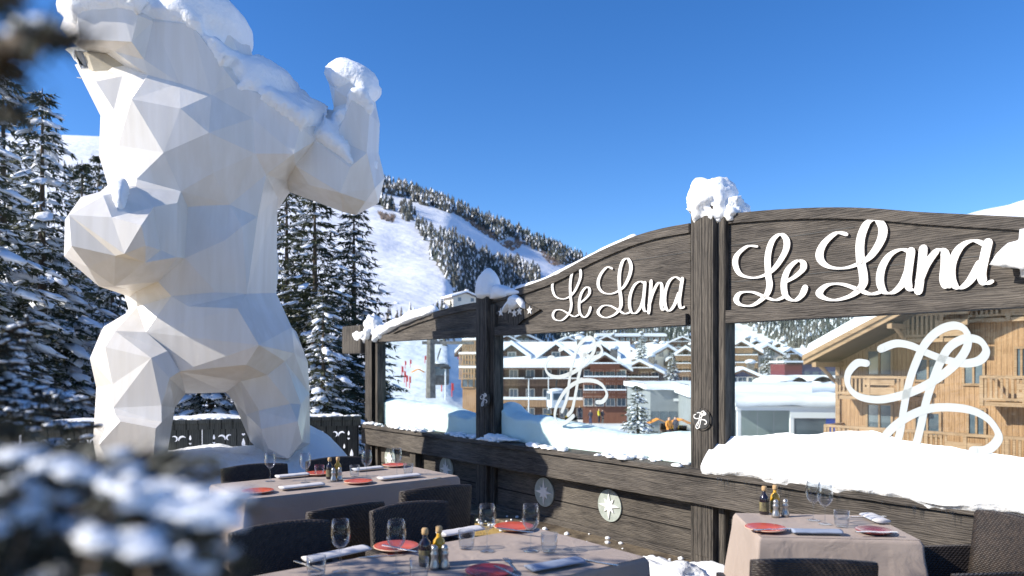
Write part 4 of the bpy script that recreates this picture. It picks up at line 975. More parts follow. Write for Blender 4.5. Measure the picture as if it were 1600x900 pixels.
# ================================================================== CARVED RAILING BEHIND THE BEAR
def railing(p0, p1, label, top=.90, start=0):
    d = Vector((p1[0]-p0[0], p1[1]-p0[1], 0)); L = d.length; a = math.atan2(d.y, d.x)
    e = empty('carved_railing', (p0[0], p0[1], 0), a, label, 'railing')
    W_ = .9; n = int(L/W_+.5); W_ = L/n
    def loop(cu, pts):
        s = cu.splines.new('POLY'); s.points.add(len(pts)-1); s.use_cyclic_u = True
        for i, p in enumerate(pts): s.points[i].co = (p[0], p[1], 0, 1)
    cu = bpy.data.curves.new('panel', 'CURVE'); cu.dimensions = '2D'; cu.fill_mode = 'BOTH'; cu.extrude = .012
    loop(cu, [(.004, .06), (W_-.004, .06), (W_-.004, top-.04), (.004, top-.04)])
    def heart(cx, cz, r): return [(cx+r*16*math.sin(t)**3/17, cz+r*(13*math.cos(t)-5*math.cos(2*t)-2*math.cos(3*t)-math.cos(4*t))/17) for t in [2*math.pi*k/20 for k in range(20)]]
    def drop(cx, cz, r, f=1): return [(cx+r*.55*math.sin(t)*(math.sin(t/2)**1.2 if 1 else 1), cz+f*r*math.cos(t)) for t in [2*math.pi*k/16 for k in range(16)]]
    def arcband(cx, cz, r, a0, a1, wd, taper=True):
        o = []; i_ = []; K = 12
        for k in range(K+1):
            t = k/K; an = a0+(a1-a0)*t; w_ = wd*(math.sin(math.pi*min(max(t, .04), .96))**.6)
            o.append((cx+(r+w_/2)*math.cos(an), cz+(r+w_/2)*math.sin(an))); i_.append((cx+(r-w_/2)*math.cos(an), cz+(r-w_/2)*math.sin(an)))
        return o+i_[::-1]
    m = W_/2; P = math.pi
    loop(cu, drop(m, .60, .055)); loop(cu, heart(m, .45, .035)); loop(cu, heart(m, .70, .022)); loop(cu, drop(m, .33, .05, -1))
    for s in (-1, 1):
        loop(cu, arcband(m+s*.05, .42, .17, P/2-s*P*.30-(0 if s > 0 else 0), P/2-s*P*.86, .035))
        loop(cu, arcband(m+s*.11, .44, .07, P/2-s*P*.1, P/2-s*P*.95, .03))
        loop(cu, arcband(m+s*.17, .665, .035, P/2-s*P*.9, P/2+s*P*.2, .022))
        loop(cu, arcband(m+s*.27, .65, .045, P/2+s*P*.6, P/2-s*P*.3, .026)); loop(cu, drop(m+s*.36, .68, .035)); loop(cu, heart(m+s*.36, .60, .018))
        loop(cu, arcband(m+s*.42, .22, .13, P/2, P/2+s*P*.42, .04)); loop(cu, drop(m+s*.40, .40, .06)); loop(cu, drop(m+s*.30, .50, .035))
    loop(cu, heart(m, .18, .04))
    t = bpy.data.objects.new('t', cu); COL.objects.link(t); dg = bpy.context.evaluated_depsgraph_get()
    me = bpy.data.meshes.new_from_object(t.evaluated_get(dg)); bpy.data.objects.remove(t)
    me.transform(Matrix.Rotation(R(90), 4, 'X')); me.materials.clear(); me.materials.append(M['fence'])
    for i in range(n):
        o = bpy.data.objects.new('carved_panel', me); COL.objects.link(o); o.parent = e; o.location = (i*W_, 0, 0)
    b = MB(); b.box(-.02, L+.02, -.07, .07, top-.04, top+.01, .01); b.box(-.02, L+.02, -.035, -.014, top-.12, top-.042); b.build('handrail', M['fence'], e)
    b = MB(); b.box(0, L, -.04, .04, 0, .058); b.build('base_rail', M['fence'], e)
    b = sm(); 
    for i in range(int(L*14)): x = rn.uniform(0, L); lump(b, (x, rn.uniform(-.05, .05), top+.015), .06, .04, .015, i, .4, 2, 1)
    tag(b.build('snow', M['snow'], e, recalc=False), kind='stuff')
    return e
pe = WW(PX[0]-.06, -.05)
railing((-5.9, 8.85), (-2.12, 10.20), 'dark green-grey railing of boards with carved hearts and scrolls behind the bear')
def bank(s_, t):
    d = Vector((3.78, 1.35, 0)).normalized(); n = Vector((-d.y, d.x, 0)); o = Vector((-9.5, 7.5, 0))+d*(s_*7.9)+n*(.25+t*2.6)
    z = -.2+.98*math.sin(min(1, t*1.6)*1.5)+.08*nz((o.x*1.2, o.y*1.2, 2))+.02*nz((o.x*6, o.y*6, 2)); return (o.x, o.y, z)
tag(sheet(bank, 120, 24).build('snow_bank', M['snow'], recalc=False), 'snow bank behind the carved railing, glimpsed through its cut-outs', 'snow')
railing((-9.5, 7.6), (-5.92, 8.84), 'stretch of carved railing at the far left, half hidden by the fir branches')

# ================================================================== FACETED BEAR STATUE
KP = 7.5/FPX
def bp(u, v, Y=7.5): return at(u, v, Y)
def ell(mb, u, v, Y, ru, rv, ry, rot=0, sub=3):
    """ellipsoid: centre by photo point at depth Y, radii in photo pixels at that depth, tilt in the picture plane"""
    c = at(u, v, Y); k = Y/FPX; bm = bmesh.new(); bmesh.ops.create_icosphere(bm, subdivisions=sub, radius=1); cr, sr = math.cos(rot), math.sin(rot); vs = []
    for q in bm.verts:
        x, z = q.co.x*ru*k, q.co.z*rv*k; vs.append((c.x+x*cr-z*sr, c.y+q.co.y*ry, c.z+x*sr+z*cr))
    mb.add(vs, [[q.index for q in f.verts] for f in bm.faces]); bm.free()
def capsule(mb, p, q, r0, r1, n=8):
    P = [Vector(p).lerp(Vector(q), i/n) for i in range(n+1)]; mb.tube(P, [r0+(r1-r0)*i/n for i in range(n+1)], 14)
def hull(mb, pts):
    bm = bmesh.new()
    for p in pts: bm.verts.new(p)
    r = bmesh.ops.convex_hull(bm, input=bm.verts); bmesh.ops.delete(bm, geom=[g for g in r['geom_interior'] if isinstance(g, bmesh.types.BMVert)], context='VERTS')
    bmesh.ops.recalc_face_normals(bm, faces=bm.faces); bm.verts.index_update(); bm.faces.ensure_lookup_table()
    mb.add([v.co for v in bm.verts], [[v.index for v in f.verts] for f in bm.faces]); bm.free()
def slab_hull(mb, outline, Yc, dy, bulge=.55):
    """solid from an outline: front and back rings set in, widest at the middle"""
    cu = sum(p[0] for p in outline)/len(outline); cv = sum(p[1] for p in outline)/len(outline); pts = []
    for u, v in outline:
        pts.append(at(u, v, Yc))
        for s in (-1, 1): pts.append(at(cu+(u-cu)*bulge, cv+(v-cv)*bulge, Yc+s*dy))
    hull(mb, pts)
B = MB()
# torso, chest, neck, head, limbs as overlapping convex solids
ell(B, 318, 420, 7.6, 112, 150, .70)
ell(B, 310, 250, 7.6, 138, 135, .85)
ell(B, 278, 215, 7.5, 84, 86, .74)
ell(B, 395, 200, 7.7, 78, 80, .68)
slab_hull(B, [(205,470),(205,350),(300,290),(400,290),(437,330),(436,440),(430,520),(210,520)], 7.6, .55)
slab_hull(B, [(165,200),(178,262),(200,360),(300,410),(430,400),(440,310),(450,200),(400,105),(300,70),(210,90),(170,140)], 7.6, .45, .8)
slab_hull(B, [(128,100),(162,185),(172,235),(260,260),(380,190),(410,120),(365,55),(335,15),(285,-8),(230,10)], 7.5, .55, .6)   # neck and hump
ell(B, 300, 95, 7.5, 90, 85, .62)
ell(B, 230, 560, 7.3, 72, 75, .55); ell(B, 420, 575, 7.8, 58, 85, .55)
ell(B, 185, 375, 6.75, 72, 78, .45); ell(B, 540, 270, 7.7, 55, 70, .36, .4)
slab_hull(B, [(150,10),(300,-10),(345,30),(330,130),(250,170),(180,130),(150,80)], 7.35, .45, .6)        # skull
slab_hull(B, [(93,26),(112,8),(200,-6),(240,10),(236,84),(200,78),(150,74),(118,72),(98,56)], 7.1, .36, .72)     # upper muzzle
slab_hull(B, [(118,104),(135,118),(158,182),(220,190),(262,150),(258,118),(218,128),(160,128)], 7.2, .28, .6)   # lower jaw
slab_hull(B, [(112,92),(122,88),(175,165),(165,186),(150,160)], 7.3, .2, .6)
slab_hull(B, [(214,60),(262,60),(270,150),(215,160)], 7.35, .4, .7)       # cheek joining the jaws
# image-left arm: upper arm out to the paw, forearm turned towards the viewer
slab_hull(B, [(178,285),(215,300),(262,350),(285,400),(262,455),(200,462),(165,440),(118,388),(108,345),(135,312)], 7.0, .5, .5)
slab_hull(B, [(180,250),(300,280),(300,420),(240,470),(205,440)], 7.3, .6, .6)
slab_hull(B, [(150,320),(240,330),(250,395),(190,425),(140,390)], 6.6, .32, .6)
# image-right arm: shoulder, upper arm, bent elbow, raised fist
slab_hull(B, [(395,110),(450,160),(505,190),(500,240),(440,300),(400,300),(370,200)], 7.7, .6, .55)
slab_hull(B, [(440,170),(500,190),(560,230),(588,262),(580,300),(552,340),(500,322),(446,302),(430,250)], 7.75, .42, .55)
slab_hull(B, [(512,190),(530,160),(548,120),(575,135),(592,165),(595,200),(588,262),(560,335),(520,260)], 7.75, .34, .6)
slab_hull(B, [(513,150),(514,128),(530,113),(552,116),(578,138),(592,160),(575,190),(535,180),(522,166)], 7.75, .27, .65)
# hips and legs
slab_hull(B, [(208,460),(260,430),(420,430),(462,520),(470,560),(440,600),(330,612),(240,620),(165,600),(158,560),(190,510)], 7.6, .72, .6)
slab_hull(B, [(150,560),(205,500),(262,520),(285,560),(275,630),(262,680),(255,738),(152,738),(148,690)], 7.25, .5, .65)
slab_hull(B, [(148,690),(180,640),(262,660),(252,742),(155,742)], 7.0, .45, .8)
slab_hull(B, [(395,520),(440,500),(470,555),(484,640),(480,690),(455,718),(415,718),(392,690),(380,640),(350,600)], 7.85, .5, .65)
slab_hull(B, [(398,650),(478,640),(482,695),(450,722),(408,716)], 7.75, .5, .8)
t = B.build('t', M['bear'])
cv = MB(); slab_hull(cv, [(112,88),(128,80),(150,76),(208,88),(220,106),(190,110),(165,130),(140,122),(124,108)], 6.80, .42, .9); ct = cv.build('ct', M['bear'])
def evald(o, mods):
    for ty, kw in mods:
        m_ = o.modifiers.new(ty, ty)
        for k_, v_ in kw.items(): setattr(m_, k_, v_)
    dg = bpy.context.evaluated_depsgraph_get(); me = bpy.data.meshes.new_from_object(o.evaluated_get(dg)); o.modifiers.clear(); return me
me1 = evald(t, [('REMESH', dict(mode='VOXEL', voxel_size=.045))])
t.data = me1
me1 = evald(t, [('BOOLEAN', dict(operation='DIFFERENCE', object=ct, solver='FAST'))]); bpy.data.objects.remove(ct)
if len(me1.polygons) > 1000: t.data = me1
me1 = t.data
me2 = evald(t, [('SMOOTH', dict(factor=.5, iterations=20)), ('DECIMATE', dict(ratio=620/max(1, len(me1.polygons)*2)))])
rj = random.Random(4)
bm = bmesh.new(); bm.from_mesh(me2); bmesh.ops.triangulate(bm, faces=bm.faces); bm.normal_update()
for v in bm.verts:
    c = v.co; uu = 800+c.x/c.y*FPX; v.co = c+v.normal*rj.uniform(-.02, .03)+Vector((0, 0, rj.uniform(-.02, .02)))
bm.to_mesh(me2); bm.free()
me3 = evald(t, [('SMOOTH', dict(factor=.5, iterations=3))])
bpy.data.objects.remove(t)
bear = empty('bear_statue', (-3.3, 7.6, .45), 0, 'giant white faceted statue of a standing roaring bear with snow on its back', 'statue')
def tob(me, name, m, par, smooth=False):
    me.transform(Matrix.Translation(-bear.location)); me.materials.clear(); me.materials.append(m)
    for p in me.polygons: p.use_smooth = smooth; p.material_index = 0
    o = bpy.data.objects.new(name, me); COL.objects.link(o); o.parent = par; return o
# snow: up-facing part of the fine body, lifted and roughened, dipping into the body at its rim
bm = bmesh.new(); bm.from_mesh(me3); bm.normal_update(); bm.verts.ensure_lookup_table()
wv = {}
for v in bm.verts:
    p = v.co; u = 800+p.x/p.y*FPX; vv = HOR-(p.z-CAMZ)/p.y*FPX
    lim = .30 if vv < 330 else .55
    if vv > 430: k = -1
    else: k = (v.normal.z-lim+.14*nz(p, 2.2))/.35
    if u < 362 and vv > 105 and vv < 300: k = -1
    if vv >= 300 and u > 300: k = -1
    if u < 330 and vv >= 270: k = (v.normal.z-.5)/.35-(abs(u-188)/14)**2
    if vv > 330: k = -1
    wv[v] = max(-1, min(1, k))
keep = [f for f in bm.faces if max(wv[v] for v in f.verts) > -.3]
bmesh.ops.delete(bm, geom=[f for f in bm.faces if f not in set(keep)], context='FACES') if False else None
ks = set(f.index for f in keep); bmesh.ops.delete(bm, geom=[f for f in bm.faces if f.index not in ks], context='FACES')
for v in bm.verts:
    k = wv[v]; p = v.co.copy(); th = .11 if p.z > 3.4 else .07
    if k > 0: d = th*(k**.5)*(1+.30*nz(p, 2.5)+.15*nz(p, 8))
    else: d = .10*k-.0
    v.co = p+v.normal*d+Vector((0, 0, .4*max(d, 0)))
sme = bpy.data.meshes.new('snow_cover'); bm.to_mesh(sme); bm.free()
body = tob(me2, 'body', M['bear'], bear)
sc_ = tob(sme, 'snow_cover', M['snow_crust'], bear, True)
# open mouth lining, teeth
b = MB(); slab_hull(b, [(130,82),(150,78),(208,90),(214,104),(190,106),(160,124),(140,112)], 7.16, .06, .8); o = b.build('mouth', M['mouth'], bear); o.location = -bear.location
# plinth and its snow
pl = empty('plinth', (-3.25, 7.75, 0), R(4), 'low white plinth under the bear, behind the far table', 'plinth')
b = MB(); b.box(-1.55, 1.25, -1.05, 1.0, 0, .44, .02); b.build('base', M['bear'], pl)
def mound(s, t):
    x = -4.9+s*4.1; y = 6.65+t*2.6
    r = math.sqrt(((x+3.15)/1.95)**2+((y-7.9)/1.35)**2); z = .95*max(0, 1-r**2.2)
    if z > .45: z = .45+(z-.45)*.62
    z += .20*math.exp(-((x+4.35)**2/.12+(y-7.1)**2/.12))+.16*math.exp(-((x+3.0)**2/.25+(y-7.1)**2/.15))+.34*math.exp(-((x+2.2)**2/.16+(y-8.2)**2/.3))
    z += .05*nz((x*2, y*2, 0))+.03*nz((x*6, y*6, 3))+.012*nz((x*20, y*20, 3))
    return (x, y, z-.04)
mb = sheet(mound, 170, 110); tag(mb.build('snow_mound', M['snow_crust'], recalc=False), 'mound of snow heaped around the feet of the bear and over its plinth', 'snow')

# ================================================================== TABLES
TZ = .75
def table(cx, cy, L, Wd, rz, label, clabel, drop=.46, seed=1):
    e = empty('dining_table', (cx, cy, 0), rz, label, 'table', None)
    b = MB(); b.box(-L/2+.01, L/2-.01, -Wd/2+.01, Wd/2-.01, TZ-.035, TZ-.006, .004); b.build('tabletop', M['black'], e)
    for sx in (-1, 1):
        for sy in (-1, 1): b = MB(); b.box(sx*(L/2-.08)-.025, sx*(L/2-.08)+.025, sy*(Wd/2-.08)-.025, sy*(Wd/2-.08)+.025, 0, TZ-.035); b.build('leg', M['black'], e)
    # cloth: rings round the table edge, falling in folds, longer at the corners
    mb = sm(); N = 240; per = 2*(L+Wd); rings = []
    def edge(q):
        s = q*per
        if s < L: return (-L/2+s, -Wd/2, 0, -1)
        s -= L
        if s < Wd: return (L/2, -Wd/2+s, 1, 0)
        s -= Wd
        if s < L: return (L/2-s, Wd/2, 0, 1)
        s -= L; return (-L/2, Wd/2-s, -1, 0)
    # corner-ness
    def cn(x, y): return math.exp(-(((L/2-abs(x))**2+(Wd/2-abs(y))**2))/.012)
    lev = [0, .006, .02, .08, .18, .3, .42, 1.0]
    for li, d in enumerate(lev):
        ring = []
        for i in range(N):
            x, y, nx, ny = edge(i/N); c = cn(x, y); D = drop*d/1.0 if li == len(lev)-1 else min(d, drop*.93)
            s = i/N*per
            fold = (.5+.5*math.sin(s*13+seed))*nz((s*2.1, seed, 0))*.05+.012*nz((s*9, seed, D*3))
            out = (.004 if li < 3 else 0)+D*(.10+fold*2.2)
            if c > .2: a = math.atan2(y, x); nx2, ny2 = (1 if x > 0 else -1)*.7, (1 if y > 0 else -1)*.7; nx_, ny_ = nx*(1-c)+nx2*c, ny*(1-c)+ny2*c; out *= 1+1.6*c
            else: nx_, ny_ = nx, ny
            zz = TZ-D*(1+ (.22*c if li > 3 else 0)); 
            if li == 0: zz = TZ+.001; out = -.004
            if li == 1: zz = TZ-.004; out = .003
            ring.append((x+nx_*out, y+ny_*out, max(zz, .03)))
        rings.append(ring)
    b0 = 0
    for r_ in rings: mb.v += r_
    for li in range(len(rings)-1):
        for i in range(N): mb.f.append([li*N+i, li*N+(i+1) % N, (li+1)*N+(i+1) % N, (li+1)*N+i]); mb.mi.append(0); mb.sm.append(True)
    # top with slight creases
    nx_, ny_ = 60, 30; base = len(mb.v)
    for i in range(nx_+1):
        for j in range(ny_+1):
            x = -L/2+L*i/nx_; y = -Wd/2+Wd*j/ny_; mb.v.append((x*.9985, y*.9985, TZ+.0015+.0012*nz((x*5, y*5, seed))))
    for i in range(nx_):
        for j in range(ny_): mb.f.append([base+i*(ny_+1)+j, base+(i+1)*(ny_+1)+j, base+(i+1)*(ny_+1)+j+1, base+i*(ny_+1)+j+1]); mb.mi.append(0); mb.sm.append(True)
    o = mb.build('tablecloth', M['cloth']); o.location = (cx, cy, 0); o.rotation_euler = (0, 0, rz); tag(o, clabel, 'tablecloth')
    return e
D2 = Vector((.788, .616)); D1 = Vector((-.616, .788)); TA = math.atan2(.616, .788)
def corner_table(cr, L, Wd, *a, **k):   # cr = right near corner
    c = Vector(cr)-D2*L/2+D1*Wd/2; return table(c.x, c.y, L, Wd, TA, *a, **k)
corner_table((.594, 3.27), 1.62, .78, 'front dining table nearest the viewer', 'taupe cloth over the front table nearest the viewer', seed=1)
corner_table((-.415, 5.68), 1.62, .76, 'far dining table in front of the bear plinth', 'taupe cloth over the far table in front of the bear', seed=4, drop=.5)
RT = math.atan2(3.62-3.675, 1.905-1.15)
table(1.64, 3.92, .76, .60, RT-.02, 'small square dining table beside the snow drift at right', 'taupe cloth over the small square table at right', seed=8, drop=.48)
TZt = TZ+.0035
# ---- tableware
def wineglass(label):
    o = sm(); o.lathe([(.0, 0), (.034, .001), (.035, .003), (.012, .007), (.0042, .014), (.0036, .05), (.0036, .085), (.008, .094), (.024, .106), (.036, .125), (.041, .148), (.041, .168), (.037, .195), (.0335, .214), (.0325, .214), (.036, .194), (.0398, .168), (.0398, .149), (.035, .127), (.023, .109), (.006, .099), (0, .098)], 32)
    return tag(o.build('wine_glass', M['glass']), label, 'wine glass', 'wine glasses on the tables')
def tumbler(label):
    o = sm(); o.lathe([(0, 0), (.030, 0), (.034, .006), (.037, .03), (.0385, .085), (.0372, .085), (.0355, .032), (.032, .012), (0, .010)], 32)
    return tag(o.build('tumbler', M['glass']), label, 'tumbler', 'water tumblers on the tables')
def bottle(label, m):
    e = empty('oil_bottle', label=label, cat='bottle', group='oil and vinegar bottles on the tables')
    o = sm(); o.lathe([(0, 0), (.024, 0), (.026, .004), (.026, .085), (.024, .1), (.012, .115), (.0105, .122), (.0105, .135), (0, .135)], 24); o.build('body', M[m], e)
    o = sm(); o.lathe([(.0268, .018), (.0268, .07)], 24); o.build('label', M['tag'], e, recalc=False)
    o = sm(); o.lathe([(0, .132), (.0125, .132), (.0145, .138), (.0145, .155), (.011, .16), (0, .16)], 16); o.build('stopper', M['cork'], e); return e
def mill(label):
    o = sm(); o.lathe([(0, 0), (.022, 0), (.0225, .012), (.017, .03), (.013, .048), (.016, .058), (.0175, .066), (.0125, .072), (.015, .082), (.013, .094), (.005, .1), (0, .1)], 20)
    return tag(o.build('pepper_mill', M['mill']), label, 'mill', 'small metal salt and pepper mills')
def plate(label, m='plate', r=.085):
    e = empty('side_plate', label=label, cat='plate')
    o = sm(); o.lathe([(0, .001), (r*.6, .001), (r*.98, .014), (r, .017), (r*.97, .019), (r*.62, .009), (0, .007)], 40); 
    nb = o.build('dish', [M[m], M['plate_rim']], e)
    for p in nb.data.polygons:
        if math.hypot(p.center.x, p.center.y) > r*.80: p.material_index = 1 if m == 'plate' and math.hypot(p.center.x, p.center.y) > r*.965 else 0
    return e
def knife(parent=None, label=None, name='knife', L=.2):
    b = MB(); b.box(-L*.05, L*.45, -.007, .007, .001, .005, .0015); b.box(L*.45, L, -.009, .006, .0015, .0035, .001); o = b.build(name, M['steel'], parent)
    if label: tag(o, label, 'knife')
    return o
def fork(label):
    b = MB(); b.box(0, .13, -.0045, .0045, .001, .004, .0012); b.box(.13, .155, -.012, .012, .002, .005, .0012)
    for k in range(4): b.box(.155, .195, -.012+k*.0065, -.0085+k*.0065, .003, .0055)
    return tag(b.build('fork', M['steel']), label, 'fork')
def napkin(label, m='napkin', L=.24, r=.02, rolled=True):
    e = empty('napkin', label=label, cat='napkin')
    b = sm(); n = 16; K = 24; vs = []
    for i in range(K+1):
        x = -L/2+L*i/K
        for k in range(n):
            a = 2*math.pi*k/n; rr = 1+.10*nz((x*20, a, L*9)); yy = math.cos(a)*r*(1.9 if not rolled else 1.25)*rr; z = r*.75+math.sin(a)*r*(.45 if not rolled else .75)*rr; vs.append((x, yy, z))
    b.add(vs, [[i*n+k, i*n+(k+1) % n, (i+1)*n+(k+1) % n, (i+1)*n+k] for i in range(K) for k in range(n)]+[list(range(n))[::-1], [K*n+k for k in range(n)]])
    b.build('roll', M[m], e); 
    b = sm(); b.tube([(-L*.25, -r*1.6, r*.3), (-L*.25, -r*.2, r*1.55), (-L*.25, r*1.6, r*.3)], .002, 5); return e
def setdown(o, u, v, rz=0, z=TZt): x, y = onz(u, v, z); o.location = (x, y, z); o.rotation_euler = (0, 0, rz); return o
g0 = wineglass('wine glass on the front table right of the bottles, its shadow beside it'); setdown(g0, 761, 861)
def cp(src, u, v, rz, label): return setdown(dup(src, label=label), u, v, rz)
for u, v, lb in ((829,861,'rightmost wine glass on the front table, before the orange plate'), (532,893,'leftmost wine glass on the front table, over a napkin'), (619,894,'wine glass on the front table standing before the orange plate with a knife'),
        (422,752,'leftmost wine glass on the far table'), (477,754,'wine glass on the far table left of the bottles'), (573,748,'tall-looking wine glass on the far table right of the tumbler'), (620,743,'rightmost wine glass on the far table'),
        (1271,813,'left wine glass on the small right table, sparkling in the sun'), (1289,819,'right wine glass on the small right table, next to the tumbler')): cp(g0, u, v, 0, lb)
t0 = tumbler('low water tumbler in the middle of the front table'); setdown(t0, 729, 857)
for u, v, lb in ((858,862,'rightmost tumbler on the front table at the edge of the shadow'), (494,902,'leftmost tumbler on the front table at the lower edge'), (655,905,'tumbler in front of the bottles on the front table'),
        (554,744,'tumbler on the far table between bottles and wine glass'), (638,741,'rightmost tumbler on the far table'), (1315,823,'tumbler on the small right table'), (499,744,'tumbler behind the bottles on the far table')): cp(t0, u, v, 0, lb)
bo = bottle('dark vinegar bottle with cork on the front table', 'vinegar'); setdown(bo, 664, 884)
by = bottle('golden oil bottle with cork on the front table', 'oil'); setdown(by, 686, 880)
for s_, u, v, lb in ((bo,515,748,'dark vinegar bottle on the far table'), (by,528,747,'golden oil bottle on the far table'), (bo,1194,803,'dark vinegar bottle on the small right table'), (by,1211,801,'golden oil bottle on the small right table')): cp(s_, u, v, 0, lb)
mi_ = mill('left salt mill before the bottles on the front table'); setdown(mi_, 679, 889)
for u, v, lb in ((695,888,'right pepper mill before the bottles on the front table'), (521,752,'left mill before the bottles on the far table'), (531,751,'right mill before the bottles on the far table'), (1212,808,'left mill before the bottles on the small right table'), (1227,807,'right mill beside the bottles on the small right table')): cp(mi_, u, v, 0, lb)
p0 = plate('orange side plate at the far right of the front table', r=.105); setdown(p0, 803, 827)
for u, v, lb in ((619,858,'orange side plate with a knife on it, left of the front table bottles'), (403,770,'orange plate at the left end of the far table'), (497,742,'orange plate behind the bottles on the far table'), (560,755,'orange plate in the middle of the far table'), (617,729,'orange plate at the far right end of the far table'), (1196,829,'orange plate on the small right table')): cp(p0, u, v, 0, lb)
pm = plate('maroon side plate in the shade at the lower edge of the front table', 'plate_red', .10); setdown(pm, 765, 897)
cp(pm, 1366, 833, 0, 'maroon plate with a knife across it on the small right table').scale = (.9, .9, 1)
k0 = knife(label='knife resting on the orange plate of the front table'); setdown(k0, 600, 853, -.6, TZt+.02)
for u, v, rz, z, lb in ((779,826,-.5,.02,'knife resting on the far orange plate of the front table'), (1340,832,0,.022,'knife across the maroon plate of the small right table'), (775,886,-1.0,.02,'knife across the maroon plate of the front table'), (462,878,-.75,0,'knife sticking out of the napkin at the left of the front table'), (900,874,-.55,.0,'knife sticking out under the blue-grey napkin of the front table'), (1180,829,.2,.02,'knife lying on the orange plate of the small right table')):
    o = dup(k0, label=lb); setdown(o, u, v, rz, TZt+z)
f0 = fork('fork in front of the left napkin on the front table'); setdown(f0, 560, 872, .3)
for u, v, rz, lb in ((805,892,1.8,'fork beside the blue-grey napkin of the front table'), (1330,808,0,'fork behind the tumbler on the small right table'), (690,752,.7,'fork near the right end of the far table')):
    if u == 690: u, v = 655, 751
    o = dup(f0, label=lb); setdown(o, u, v, rz)
n0 = napkin('long rolled white napkin at the left of the front table', L=.30, r=.024, rolled=False); setdown(n0, 527, 871, TA+.12)
for u, v, rz, s, lb in ((720,835,TA,.8,'white napkin at the far edge of the front table'), (472,763,TA,1.0,'rolled white napkin at the near edge of the far table, left'), (624,748,TA,1.1,'rolled white napkin at the near edge of the far table, right'), (575,735,TA,.8,'white napkin at the far edge of the far table, right'), (457,746,TA,.8,'white napkin at the far edge of the far table, left'), (1367,814,R(88),.62,'pale folded napkin behind the maroon plate on the small right table')):
    o = dup(n0, label=lb); setdown(o, u, v, rz); o.scale = (s, 1, 1)
nb = napkin('blue-grey folded napkin in the shade at the right of the front table', 'napkin_blue', .26, .022, False); setdown(nb, 868, 887, TA-.1)
o = dup(nb, label='rolled blue-grey napkin along the near edge of the small right table'); setdown(o, 1276, 835, RT); o.scale = (.92, .85, 1)

# ---- wicker armchairs
def chair(loc, rz, label, m='wicker'):
    e = empty('wicker_armchair', loc, rz, label, 'chair', 'dark wicker armchairs round the tables'); e.scale = (.88, .95, 1)
    b = sm(); K = 16; vs = []
    for i in range(K+1):
        t = i/K*2-1; x = t*.27; yb = -.27+.035*t*t; zt = .86-.018*t*t
        for (dy, z) in ((0, .40), (-.035, .62), (-.06, zt-.012), (-.05, zt), (-.03, zt), (-.02, zt-.012), (.005, .62), (.035, .40)): vs.append((x, yb+dy, z))
    n = 8; b.add(vs, [[i*n+k, i*n+(k+1) % n, (i+1)*n+(k+1) % n, (i+1)*n+k] for i in range(K) for k in range(n)]+[list(range(n))[::-1], [K*n+k for k in range(n)]])
    b.build('backrest', M[m], e)
    b = MB(); b.box(-.265, .265, -.27, .27, .33, .43, .02); b.build('seat', M[m], e)
    for s in (-1, 1):
        b = MB(); b.box(s*.29-.02, s*.29+.02, -.27, .26, .30, .655, .012); b.build('armrest', M[m], e)
        for y in (-.25, .25): b = MB(); b.box(s*.285-.018, s*.285+.018, y-.018, y+.018, 0, .32, .004); b.build('leg', M[m], e)
    return e
def put_chair(src, x, y, rz, label): return dup(src, (x, y, 0), rz, label)
c0 = chair((-.93, 3.27, 0), TA+math.pi, 'dark wicker armchair behind the left end of the front table')
put_chair(c0, -.39, 3.78, TA+math.pi, 'dark wicker armchair behind the front table, under the far table edge')
put_chair(c0, -1.10, 4.30, TA+.08, 'wicker armchair at the near side of the far table, left one of two').scale = (.88, .95, .97)
put_chair(c0, -.60, 4.70, TA-.10, 'wicker armchair at the near side of the far table, right one of two').scale = (.88, .95, 1.02)
q_ = put_chair(c0, -1.95, 5.85, TA+math.pi, 'wicker armchair behind the far table, before the bear legs')
put_chair(c0, -1.40, 6.32, TA+math.pi, 'wicker armchair behind the far table, before the right snow heap').scale = (1, 1, .92)
q_.scale = (1, 1, .92)
put_chair(c0, 1.19, 3.12, RT, 'black wicker armchair with its back to the viewer before the small right table')
put_chair(c0, 2.22, 3.62, R(90)+.1, 'wicker armchair at the right edge turned towards the small right table')

